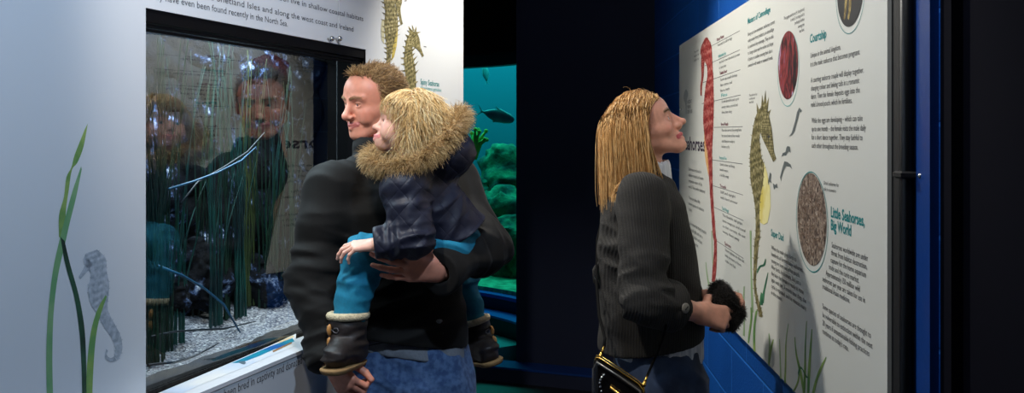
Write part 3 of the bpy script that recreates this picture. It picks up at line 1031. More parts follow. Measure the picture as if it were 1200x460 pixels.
T(['The adult', 'male is the', 'bright red'], (813.5, 62.5), (813.8, 72), (1, 819.5, 63), 0.014, m=INKG, name='caption')
for (x0, y0, x1, y1, n, yl, head, hm, lines) in (
        (840.2, 48.2, 858, 45, 1, 54.5, 'Bony Plates', MAROON, ['from neck to tail in rings']),
        (842.0, 67.5, 867, 64, 2, 74.5, 'Independent Eyes', TEALL, ['can look in two directions at once', 'to spot prey']),
        (843.5, 87.5, 864, 89, 3, 95.0, 'Tubular Snout', MAROON, ['Sucks up small shrimp', 'like a straw and', 'has no teeth']),
        (845.0, 113.6, 866, 117, 3, 120.6, 'Fins', TEALL, ['A small dorsal fin beats up to', 'seventy times a second and', 'drives them along']),
        (845.0, 147.2, 869, 155, 4, 154.0, 'Brood Pouch', MAROON, ['The male carries the young here', 'for around two to four weeks', 'until they are ready to', 'be born as fry']),
        (843.0, 186.2, 861, 196, 3, 193.6, 'Pectoral Fins', TEALL, ['Used to steer and keep', 'level in water,', 'a bit like wings']),
        (843.6, 219.0, 862, 236, 2, 226, 'Trunk', MAROON, ['Stiff and upright', 'with hard armour']),
        (846.0, 245.3, 870, 270, 4, 253, 'Tail Rings', TEALL, ['The flexible tail grips', 'onto seagrass and coral', 'so that currents do not', 'sweep them away']),
        (849.0, 286.0, 872, 313, 3, 293.6, 'Spines', MAROON, ['Short spines on the tail', 'help protect it from', 'crabs and fish'])):
    T([head], (x0, y0), None, (0, x0 + 7 + .25 * len(head) * .5, y0), 0.0165, m=hm, name='heading', bold=0.0003)
    T(lines, (x0 + .8, yl), (x0 + 1, yl + 6.3 * (n - 1)) if n > 1 else None, (0, x1, y1), 0.0145, m=INKG)
for (x0, y0, rows, x1, y1) in ((807, 199.5, ['Seahorses are found in', 'shallow tropical and warm', 'temperate waters of the', 'world. They prefer sheltered'], 826.3, 226.5),
                              (807.3, 232.8, ['There are about fifty', 'known species of seahorse', 'today.'], 824.8, 247),
                              (808, 262.5, ['Like other fish they breathe', 'through gills and use a', 'swim bladder to float', 'up in the water.'], 827.8, 286)):
    T(rows, (x0, y0), (x0, y0 + 6.7 * (len(rows) - 1)), (len(rows) - 1 if len(rows) == 4 and x0 < 807.2 else 1 if len(rows) == 3 else 0, x1, y1), 0.021, m=INKG)


# ---- drawings
def poly(pl, pts, m, name, parent, lift=0.0):
    n_ = pl.n * lift
    v = [pl.pt(*p) + n_ for p in pts]
    return MB().add(v, [list(range(len(v)))]).build(name, m, parent)


def c46(base, pts): return [(pts_x / 4.6 + base[0], pts_y / 4.6 + base[1]) for pts_x, pts_y in pts]


def band(pl, L, R, m, name, parent, lift=0.0, sub=4, spikes=0.0, cross=5, seed=1):
    """printed body between a left and a right outline (same count of pixel points), smoothed; the edge carries spines"""
    L, R = np.array(L, float), np.array(R, float)
    def dens(a):
        t = np.linspace(0, len(a) - 1, (len(a) - 1) * sub + 1); i = np.clip(np.floor(t).astype(int), 0, len(a) - 2); f = (t - i)[:, None]
        p0 = a[np.clip(i - 1, 0, len(a) - 1)]; p1 = a[i]; p2 = a[i + 1]; p3 = a[np.clip(i + 2, 0, len(a) - 1)]
        return .5 * (2 * p1 + (p2 - p0) * f + (2 * p0 - 5 * p1 + 4 * p2 - p3) * f ** 2 + (3 * p1 - p0 - 3 * p2 + p3) * f ** 3)
    L, R = dens(L), dens(R)
    n = len(L); v, uv = [], []
    for i in range(n):
        for k in range(cross):
            q = L[i] * (1 - k / (cross - 1)) + R[i] * (k / (cross - 1))
            v.append(pl.pt(*q) + pl.n * lift)
            uv.append((k / (cross - 1), i / (n - 1)))
    f = [[i * cross + k, i * cross + k + 1, (i + 1) * cross + k + 1, (i + 1) * cross + k] for i in range(n - 1) for k in range(cross - 1)]
    if spikes:
        rr = np.random.default_rng(seed)
        for i in range(1, n - 1, 2):
            for (S, O) in ((L, R), (R, L)):
                d = S[i] - O[i]; d = d / (np.linalg.norm(d) + 1e-9)
                h = spikes * rr.uniform(.4, 1.0)
                b = len(v)
                up = (S[i - 1] - S[i + 1]); up = up / (np.linalg.norm(up) + 1e-9)
                for q in (S[i] - up * spikes * .22, S[i] + up * spikes * .22, S[i] + d * h + up * h * .5):
                    v.append(pl.pt(*q) + pl.n * lift); uv.append((0.5, i / (n - 1)))
                f.append([b, b + 1, b + 2])
    o = MB().add(v, f).build(name, m, parent)
    ul = o.data.uv_layers.new(name='UVMap')
    for lp in o.data.loops: ul.data[lp.index].uv = uv[lp.vertex_index]
    return o


def sea_mat(name, c0, c1, c2, bands, edge=None):
    """printed seahorse: dark rings along the body, mottled, lighter ridge"""
    m, N, L, b = new_mat(name)
    tc = N.new('ShaderNodeTexCoord'); sp = N.new('ShaderNodeSeparateXYZ'); L.new(tc.outputs['UV'], sp.inputs[0])
    a = N.new('ShaderNodeMath'); a.operation = 'MULTIPLY'; a.inputs[1].default_value = bands * 6.283; L.new(sp.outputs['Y'], a.inputs[0])
    u = N.new('ShaderNodeMath'); u.operation = 'MULTIPLY'; u.inputs[1].default_value = 3.5; L.new(sp.outputs['X'], u.inputs[0])
    ad = N.new('ShaderNodeMath'); ad.operation = 'ADD'; L.new(a.outputs[0], ad.inputs[0]); L.new(u.outputs[0], ad.inputs[1])
    si = N.new('ShaderNodeMath'); si.operation = 'SINE'; L.new(ad.outputs[0], si.inputs[0])
    n = N.new('ShaderNodeTexNoise'); n.inputs['Scale'].default_value = 95; n.inputs['Detail'].default_value = 7
    L.new(tc.outputs['Object'], n.inputs['Vector'])
    k = N.new('ShaderNodeMath'); k.operation = 'MULTIPLY_ADD'; k.inputs[1].default_value = 0.07; L.new(si.outputs[0], k.inputs[0]); L.new(n.outputs['Fac'], k.inputs[2])
    r = N.new('ShaderNodeValToRGB'); e = r.color_ramp.elements
    e[0].position = 0.30; e[0].color = c0; e[1].position = 0.72; e[1].color = c2
    q = e.new(0.5); q.color = c1
    L.new(k.outputs[0], r.inputs[0]); L.new(r.outputs[0], b.inputs['Base Color']); b.inputs['Roughness'].default_value = 0.6
    return m


OLIVE = sea_mat('print_olive_seahorse', rgb(54, 50, 26), rgb(112, 104, 62), rgb(176, 166, 124), 20)
RED = sea_mat('print_red_seahorse', rgb(104, 26, 28), rgb(156, 52, 50), rgb(206, 140, 128), 22)
ORANGE = mat('print_orange_belly', rgb(214, 140, 78), 0.6, col2=rgb(226, 186, 130), nscale=30)
YELLOW = mat('print_yellow_pouch', rgb(214, 196, 92), 0.6, col2=rgb(232, 224, 160), nscale=14)
YELLOWD = mat('print_mustard_pouch', rgb(160, 140, 56), 0.6, col2=rgb(196, 178, 96), nscale=30)
GREYP = sea_mat('print_grey_seahorse', rgb(140, 150, 160), rgb(164, 174, 184), rgb(190, 198, 208), 18)
GRN = mat('print_green_blade', rgb(92, 140, 74), 0.6, col2=rgb(150, 176, 96), nscale=18)
GRN2 = mat('print_dark_green_blade', rgb(30, 92, 72), 0.6, col2=rgb(70, 130, 90), nscale=18)
PALEG = mat('print_pale_green_blade', rgb(150, 178, 130), 0.6)
SMALL = mat('print_small_grey', rgb(96, 104, 104), 0.6)

B1, B2, B3, B4, B5 = (790, 0), (790, 90), (790, 180), (790, 270), (790, 360)
# tall red seahorse
L_ = c46(B1, [(168, 205), (146, 255), (146, 300), (176, 350), (180, 410)]) + c46(B2, [(172, 40), (163, 120), (158, 200), (160, 270), (170, 350), (182, 420)]) + c46(B3, [(186, 60), (190, 140), (196, 240), (203, 340), (210, 440)]) + c46(B4, [(216, 60), (214, 140), (207, 220), (204, 275)])
R_ = c46(B1, [(178, 200), (200, 240), (206, 300), (208, 350), (212, 410)]) + c46(B2, [(213, 40), (215, 120), (214, 200), (212, 270), (208, 350), (206, 420)]) + c46(B3, [(207, 60), (208, 140), (212, 240), (219, 340), (226, 440)]) + c46(B4, [(231, 60), (231, 140), (228, 220), (220, 280)])
poly(PLR, c46(B2, [(160, 230), (176, 200), (186, 300), (196, 400), (202, 450)]) + c46(B3, [(192, 60), (186, 120), (176, 70), (166, 10)]), ORANGE, 'printed_belly', panel, 0.0002)
band(PLR, L_, R_, RED, 'printed_red_seahorse', panel, 0.0004, spikes=1.2)
band(PLR, c46(B1, [(150, 270), (146, 340), (148, 410)]) + c46(B2, [(142, 50), (143, 100)]), c46(B1, [(172, 270), (164, 340), (160, 410)]) + c46(B2, [(152, 50), (150, 103)]), RED, 'printed_snout', panel, 0.0003)
for (b, x0, y0, x1, y1) in ((B1, 160, 270, 355, 165), (B1, 165, 355, 355, 268), (B1, 155, 445, 358, 375), (B2, 150, 145, 360, 97), (B2, 215, 272, 370, 268), (B3, 185, 30, 370, 55), (B3, 205, 170, 372, 222), (B3, 210, 285, 375, 360), (B4, 230, 55, 375, 150)):
    A = c46(b, [(x0, y0)])[0]; Bq = c46(b, [(x1, y1)])[0]
    a_, b_ = PLR.pt(*A), PLR.pt(*Bq); b_[2] = a_[2] + (b_[2] - a_[2])
    h_ = UP * 0.0009
    MB().add([a_ - h_, b_ - h_, b_ + h_, a_ + h_], [[0, 1, 2, 3]]).build('pointer_line', INKG, panel)
# little logo outline above the word
band(PLR, c46(B2, [(62, 68), (54, 90), (52, 120), (62, 150), (64, 200)]), c46(B2, [(66, 66), (76, 90), (70, 122), (68, 150), (67, 200)]), mat('print_logo_grey', rgb(170, 176, 174), 0.6), 'printed_logo', panel)
# big olive seahorse with yellow pouch
poly(PLR, c46(B3, [(470, 60), (486, 50), (502, 100), (519, 190), (521, 290), (505, 370), (484, 382), (466, 370), (456, 330), (462, 240)]), YELLOW, 'printed_pouch', panel, 0.0002)
L_ = c46(B2, [(478, 150), (444, 205), (424, 290), (412, 400), (409, 450)]) + c46(B3, [(411, 80), (414, 150), (430, 235), (440, 320), (440, 440)]) + c46(B4, [(434, 60), (430, 180), (430, 290), (440, 370), (456, 440)]) + c46(B5, [(462, 50)])
R_ = c46(B2, [(500, 150), (500, 230), (464, 310), (466, 380), (474, 440)]) + c46(B3, [(486, 60), (482, 150), (466, 240), (462, 330), (464, 440)]) + c46(B4, [(458, 60), (448, 180), (442, 290), (456, 370), (474, 430)]) + c46(B5, [(476, 52)])
band(PLR, L_, R_, OLIVE, 'printed_olive_seahorse', panel, 0.0004, spikes=2.6, seed=3)
band(PLR, c46(B2, [(492, 160), (474, 250), (470, 310), (505, 390), (536, 458)]), c46(B2, [(504, 170), (524, 260), (532, 320), (540, 400), (552, 440)]), OLIVE, 'printed_head', panel, 0.0005)
for q in ([(470, 170), (476, 95), (486, 165)], [(480, 165), (494, 70), (500, 165)], [(492, 165), (512, 110), (506, 175)], [(448, 200), (446, 140), (462, 185)], [(505, 190), (524, 175), (512, 210)]):
    poly(PLR, c46(B2, q), OLIVE, 'printed_spine', panel, 0.0003)
poly(PLR, [PPx for PPx in c46(B2, [(508, 318), (514, 312), (519, 320), (516, 330), (509, 330)])], INK, 'printed_eye', panel, 0.0008)
# baby seahorses
for (b, p) in ((B2, [(676, 165), (690, 180), (684, 192), (678, 186), (668, 230), (662, 250), (652, 290), (640, 310), (620, 322), (636, 300), (646, 265), (654, 238), (664, 190)]),
               (B2, [(612, 372), (626, 376), (630, 410), (620, 400), (604, 416), (584, 412), (602, 404), (606, 384)]),
               (B3, [(596, 40), (612, 44), (630, 58), (638, 84), (626, 70), (604, 66), (592, 90), (580, 130), (578, 148), (572, 126), (584, 80)]),
               (B3, [(518, 100), (526, 110), (522, 140), (528, 160), (516, 150), (508, 170), (508, 146), (514, 120)]),
               (B3, [(534, 158), (546, 168), (556, 160), (560, 186), (548, 180), (540, 194), (536, 176)]),
               (B3, [(588, -6), (600, 0), (612, -8), (604, 10), (594, 8), (580, 14)])):
    poly(PLR, c46(b, p), SMALL, 'printed_baby_seahorse', panel, 0.0003)
# seagrass printed along the bottom
for (b, L0, R0, m_) in (
        (B4, [(408, 0), (412, 150), (414, 300), (418, 440)], [(418, 0), (418, 150), (424, 300), (430, 440)], PALEG),
        (B4, [(492, 150), (482, 180), (462, 188), (446, 220)], [(497, 155), (490, 188), (466, 198), (450, 232)], GRN2),
        (B4, [(506, 225), (494, 270), (480, 330), (470, 390)], [(509, 225), (500, 280), (490, 330), (484, 390)], GRN2),
        (B4, [(470, 330), (464, 360), (462, 400)], [(478, 340), (476, 365), (480, 400)], GRN2),
        (B4, [(202, 0), (204, 100), (208, 200), (206, 240)], [(206, 0), (208, 100), (212, 200), (210, 240)], PALEG),
        (B4, [(170, 170), (176, 240), (186, 300)], [(173, 168), (182, 240), (194, 300)], PALEG),
        (B4, [(376, 300), (372, 360), (368, 440)], [(381, 300), (380, 360), (380, 440)], PALEG),
        (B4, [(344, 320), (350, 380), (354, 450)], [(347, 318), (356, 380), (366, 450)], PALEG),
        (B5, [(412, 0), (412, 60), (402, 140), (398, 190)], [(422, 0), (422, 60), (412, 140), (404, 192)], GRN),
        (B5, [(440, 20), (430, 90), (426, 170), (428, 230)], [(452, 10), (440, 90), (438, 170), (440, 240)], GRN),
        (B5, [(380, 20), (376, 80), (372, 150)], [(384, 20), (382, 80), (382, 155)], PALEG),
        (B5, [(510, 140), (512, 210), (506, 300)], [(515, 138), (520, 210), (514, 310)], PALEG),
        (B5, [(534, 170), (516, 230), (508, 310)], [(538, 172), (526, 235), (514, 318)], GRN),
        (B5, [(568, 170), (570, 270), (572, 380)], [(571, 168), (576, 270), (580, 385)], PALEG),
        (B5, [(600, 200), (598, 300), (594, 400)], [(606, 200), (606, 300), (604, 410)], GRN),
        (B5, [(616, 86), (608, 130), (600, 200)], [(619, 88), (612, 135), (606, 200)], PALEG),
        (B5, [(650, 160), (656, 250), (676, 350), (696, 460)], [(654, 158), (664, 250), (690, 350), (706, 460)], GRN),
        (B5, [(714, 75), (706, 200), (702, 330), (696, 460)], [(717, 73), (712, 200), (712, 330), (708, 460)], GRN),
        (B5, [(742, 115), (732, 220), (722, 340), (718, 460)], [(746, 116), (742, 220), (736, 340), (730, 460)], GRN),
        (B5, [(820, 265), (788, 320), (762, 390), (744, 460)], [(823, 268), (800, 325), (774, 395), (758, 460)], GRN),
        (B5, [(668, 352), (676, 322), (690, 322), (716, 366), (726, 378)], [(672, 372), (680, 338), (692, 334), (708, 372), (722, 380)], GRN2),
        (B5, [(672, 356), (664, 400), (640, 452)], [(680, 350), (672, 404), (648, 452)], GRN)):
    band(PLR, c46(b, L0), c46(b, R0), m_, 'printed_seagrass_blade', panel, 0.0002, cross=2)


# round photographs
def disc(pl, cx, cy, r, m, name, parent, lift, r_in=None, dz=0.0, n=48):
    c = pl.pt(cx, cy) + pl.n * lift + UP * dz
    pts = [c + r * (math.cos(2 * math.pi * k / n) * pl.e + math.sin(2 * math.pi * k / n) * UP) for k in range(n)]
    if r_in is None: return MB().add(pts, [list(range(n))]).build(name, m, parent)
    q = [c + r_in * (math.cos(2 * math.pi * k / n) * pl.e + math.sin(2 * math.pi * k / n) * UP) for k in range(n)]
    return MB().add(pts + q, [[k, (k + 1) % n, n + (k + 1) % n, n + k] for k in range(n)]).build(name, m, parent)


def photo_mat(name, cols, scale, stretch, kind='noise'):
    m, N, L, b = new_mat(name)
    tc = N.new('ShaderNodeTexCoord'); mp = N.new('ShaderNodeMapping'); mp.inputs['Scale'].default_value = stretch
    L.new(tc.outputs['Object'], mp.inputs['Vector'])
    n = N.new('ShaderNodeTexNoise'); n.inputs['Scale'].default_value = scale; n.inputs['Detail'].default_value = 5; n.inputs['Distortion'].default_value = 1.2
    L.new(mp.outputs[0], n.inputs['Vector'])
    r = N.new('ShaderNodeValToRGB'); e = r.color_ramp.elements
    while len(e) > 1: e.remove(e[-1])
    e[0].position = cols[0][0]; e[0].color = cols[0][1]
    for p, c in cols[1:]:
        q = e.new(p); q.color = c
    L.new(n.outputs['Fac'], r.inputs[0]); L.new(r.outputs[0], b.inputs['Base Color']); b.inputs['Roughness'].default_value = 0.5
    return m


PH1 = photo_mat('print_coral_photo', [(0.36, rgb(26, 8, 12)), (0.48, rgb(78, 18, 26)), (0.57, rgb(150, 52, 50)), (0.64, rgb(120, 60, 80)), (0.70, rgb(196, 180, 214))], 34, (1, 1, .4))
PH2 = photo_mat('print_dried_seahorses', [(0.32, rgb(44, 36, 32)), (0.45, rgb(96, 80, 72)), (0.55, rgb(142, 122, 108)), (0.66, rgb(190, 176, 160))], 60, (1, 1.6, 1))
PH3 = mat('print_dark_photo', rgb(36, 36, 38), 0.5)
disc(PLR, 923.5, 76.3, 0.092, PH1, 'coral_photo', panel, 0.0004)
disc(PLR, 923.5, 79.5, 0.1015, TEALL, 'photo_ring', panel, 0.0003, 0.0992, dz=-0.003)
disc(PLR, 951.0, 256.5, 0.1135, PH2, 'dried_seahorse_photo', panel, 0.0004)
disc(PLR, 951.0, 259, 0.124, TEAL, 'photo_ring', panel, 0.0003, 0.1215, dz=-0.001)
disc(PLR, 996.4, -11.5, 0.0785, PH3, 'skeleton_photo', panel, 0.0004)
disc(PLR, 996.4, -8.5, 0.0865, TEAL, 'photo_ring', panel, 0.0003, 0.0848, dz=-0.002)
# light curled seahorses inside the dried photo
PHL = mat('print_dried_pale', rgb(178, 160, 142), 0.6, col2=rgb(128, 108, 94), nscale=50)
PHD = mat('print_dried_brown', rgb(96, 74, 62), 0.6, col2=rgb(140, 118, 100), nscale=50)
rp = np.random.default_rng(23); c0 = PLR.pt(951.0, 256.5)
for mm_, nn, seed in ((PHL, 80, 1), (PHD, 60, 2)):
    mb = MB()
    for i in range(nn):
        r_ = 0.098 * math.sqrt(rp.random()); a = rp.random() * 6.283; th = rp.random() * 6.283
        q = c0 + PLR.e * r_ * math.cos(a) + UP * r_ * math.sin(a) + PLR.n * (0.0006 + 0.00004 * i / nn + .0001 * seed)
        pts = []; ang = th; w0 = rp.uniform(.0018, .0034); cv = rp.uniform(-.5, .5)
        L1, R1 = [], []
        for k in range(9):
            d = PLR.e * math.cos(ang) + UP * math.sin(ang); nn_ = -PLR.e * math.sin(ang) + UP * math.cos(ang)
            w = w0 * (1 - .09 * k); L1.append(q + nn_ * w); R1.append(q - nn_ * w)
            if np.linalg.norm(q + d * .0055 - c0 - PLR.n * .0006) > .111: break
            q = q + d * 0.0055; ang += cv + (0.25 if k > 5 else 0)
        if len(L1) < 3: continue
        v = L1 + R1; n1 = len(L1)
        mb.add(v, [[k, k + 1, n1 + k + 1, n1 + k] for k in range(n1 - 1)])
    mb.build('printed_dried_seahorses', mm_, panel)
GOLD = mat('print_gold_skeleton', rgb(190, 166, 96), 0.6, col2=rgb(120, 100, 50), nscale=80)
for xo in (928, 950):
    band(PLR, c46(B1, [(xo - 2, -90), (xo - 4, -30), (xo - 6, 40), (xo - 12, 100)]), c46(B1, [(xo + 10, -90), (xo + 8, -30), (xo + 6, 40), (xo - 6, 108)]), GOLD, 'printed_skeleton', panel, 0.0006, spikes=1.0)

# ---- left wall graphics
TL = lambda *a, **k: text_block(PLL, *a, parent=wall_left, **k)
pA = (185, 158 - .2055 * 770)
TL(['Two species of seahorse live in British waters. They both live in shallow coastal habitats'], (60, 158 - .2515 * 895), None, (0, 425.5, 26.5), 0.0235, m=INK)
TL(['such as seagrasses, from the Shetland Isles and along the west coast and Ireland'], (110, 158 - .2235 * 845), None, (0, 414, 36.8), 0.0235, m=INK)
TL(['They have even been found recently in the North Sea.'], (172, 158 - .2055 * 783), None, (0, 337, 31), 0.0235, m=INK)
TL(['Spiny Seahorse'], (492.6, 98.6), None, (0, 514.5, 101.2), 0.031, m=TEAL, name='caption', bold=0.0004)
TL(['Hippocampus guttulatus'], (492.6, 104.4), None, (0, 517, 106.4), 0.02, m=TEALL, name='caption')
pa = onL(280, 459, LEDGE); pb = onL(345, 434.5, LEDGE)
text_block(PLF, ['been bred in captivity and donated'], (262, 466), None, (0, 353.5, 432), 0.03, INK, wall_left)
# large green blades and pale seahorse low on the left
def s14(pts): return [(x / 1.394, 130 + y / 1.394) for x, y in pts]


band(PLL, s14([(138, 30), (122, 70), (116, 92), (108, 108), (104, 140), (96, 170), (96, 205)]), s14([(143, 20), (136, 58), (126, 84), (117, 96), (112, 128), (107, 165), (106, 215)]), GRN, 'printed_seagrass_blade', wall_left, 0.0002)
band(PLL, s14([(132, 90), (118, 130), (107, 170), (98, 205), (86, 260), (78, 330), (75, 400), (76, 462)]), s14([(133, 95), (124, 140), (114, 180), (105, 220), (94, 270), (87, 330), (85, 400), (86, 462)]), mat('print_mid_green', rgb(96, 152, 104), 0.6, col2=rgb(128, 170, 120), nscale=14), 'printed_seagrass_blade', wall_left, 0.0003)
band(PLL, s14([(98, 205), (106, 250), (120, 300), (128, 350), (132, 400), (134, 470)]), s14([(105, 212), (114, 250), (128, 300), (137, 350), (140, 400), (141, 470)]), mat('print_deep_green', rgb(44, 84, 60), 0.6, col2=rgb(22, 40, 34), nscale=10), 'printed_seagrass_blade', wall_left, 0.0004)
band(PLL, s14([(172, 300), (158, 325), (148, 360), (142, 410), (139, 470)]), s14([(174, 303), (163, 335), (156, 370), (152, 420), (150, 470)]), mat('print_fresh_green', rgb(140, 170, 84), 0.6, col2=rgb(96, 150, 90), nscale=18), 'printed_seagrass_blade', wall_left, 0.0004)
Lp = [(140, 232), (136, 246), (148, 266), (143, 290), (148, 316), (158, 330), (168, 350), (182, 370), (188, 388), (186, 400)]
Rp = [(158, 226), (172, 240), (174, 262), (178, 284), (176, 306), (176, 326), (186, 346), (197, 368), (199, 390), (192, 406)]
band(PLL, s14(Lp), s14(Rp), GREYP, 'printed_pale_seahorse', wall_left, 0.0003, spikes=2.2)
band(PLL, s14([(142, 240), (136, 256), (128, 270)]), s14([(152, 250), (142, 262), (131, 274)]), GREYP, 'printed_snout', wall_left, 0.0003)
band(PLL, s14([(186, 400), (180, 403), (174, 398), (176, 391)]), s14([(190, 407), (180, 409), (171, 402), (173, 388)]), GREYP, 'printed_tail', wall_left, 0.0003)


def l46(pts): return [(x / 4.6 + 400, y / 4.6) for x, y in pts]


poly(PLL, l46([(296, 60), (304, 120), (303, 190), (298, 245), (284, 305), (268, 330), (276, 240), (290, 160)]), YELLOWD, 'printed_pouch', wall_left, 0.0002)
poly(PLL, l46([(230, 110), (216, 112), (212, 160), (216, 215), (230, 238)]), mat('print_fin', rgb(196, 192, 160), 0.6), 'printed_fin', wall_left, 0.0002)
band(PLL, l46([(236, -70), (228, 0), (236, 60), (231, 130), (236, 190), (243, 250), (244, 300), (240, 380)]), l46([(300, -70), (284, 0), (300, 70), (302, 130), (296, 180), (276, 250), (266, 300), (261, 380)]), OLIVE, 'printed_olive_seahorse', wall_left, 0.0004, spikes=5, seed=4)
band(PLL, l46([(262, -30), (290, 20), (296, 50), (312, 100), (320, 134)]), l46([(320, -40), (326, 10), (318, 44), (322, 92), (330, 130)]), OLIVE, 'printed_head', wall_left, 0.0005)
band(PLL, l46([(376, 168), (352, 210), (342, 270), (336, 330), (344, 400), (332, 480), (330, 560)]), l46([(404, 170), (396, 220), (382, 260), (386, 310), (398, 370), (402, 470), (398, 560)]), OLIVE, 'printed_olive_seahorse', wall_left, 0.0004, spikes=6, seed=5)
band(PLL, l46([(372, 180), (380, 240), (404, 262), (424, 284), (434, 308)]), l46([(402, 164), (420, 210), (426, 250), (436, 280), (444, 300)]), OLIVE, 'printed_head', wall_left, 0.0005)
for q in ([(372, 180), (360, 140), (384, 168)], [(384, 168), (380, 132), (394, 164)], [(394, 166), (404, 140), (404, 172)]):
    poly(PLL, l46(q), OLIVE, 'printed_spine', wall_left, 0.0003)
poly(PLL, l46([(340, 2), (352, 0), (352, 6), (340, 8)]), INKG, 'printed_mark', wall_left)
poly(PLL, l46([(444, 248), (458, 251), (458, 255), (444, 252)]), INKG, 'printed_mark', wall_left)
# picture printed on the ledge: blue water, sand and a wooden pointer
ZL = ZB + 0.0006


def onH(px, py):
    d = np.array([(px - 600.0) / FPX, 1.0, -(py - HORIZON) / FPX]); t = (CAM_Z - ZL) / -d[2]
    return np.array([0, 0, CAM_Z]) + d * t


def ledge_poly(pts, m, name, lift):
    v = [onH(*p) + UP * lift for p in pts]
    return MB().add(v, [list(range(len(v)))]).build(name, m, wall_left)


def w46(pts): return [(160 + x / 4.6, 360 + y / 4.6) for x, y in pts]


ledge_poly(w46([(130, 455), (520, 292), (720, 205), (840, 150), (860, 140), (858, 205), (720, 262), (560, 330), (360, 410), (250, 460)]), mat('print_pale_sky', rgb(206, 218, 236), 0.4, col2=rgb(232, 232, 230), nscale=7), 'printed_sky', 0.0002)
ledge_poly(w46([(512, 300), (600, 262), (720, 210), (840, 166), (852, 182), (800, 208), (740, 226), (660, 262), (596, 286), (560, 298)]), mat('print_blue_water', rgb(22, 96, 170), 0.4, col2=rgb(20, 150, 170), nscale=9), 'printed_water', 0.0005)
ledge_poly(w46([(732, 234), (836, 186), (838, 194), (738, 242)]), mat('print_wood', rgb(150, 110, 70), 0.5), 'printed_pole', 0.0008)
ledge_poly(w46([(760, 188), (846, 150), (848, 160), (776, 190)]), mat('print_sand', rgb(226, 208, 168), 0.5), 'printed_beach', 0.0008)
ledge_poly(w46([(548, 292), (584, 288), (590, 300), (580, 308), (560, 302)]), mat('print_grey_fin', rgb(90, 110, 120), 0.5), 'printed_fish', 0.0008)

# ------------------------------------------------------------------ people: heads, hands, cloth
def rot(yaw, pitch=0.0, roll=0.0):
    """local face looks along -y; yaw turns it to the viewer's right when positive, pitch > 0 looks up, roll leans it"""
    return np.array(Matrix.Rotation(math.radians(yaw), 3, 'Z') @ Matrix.Rotation(math.radians(-pitch), 3, 'X') @ Matrix.Rotation(math.radians(roll), 3, 'Y'))


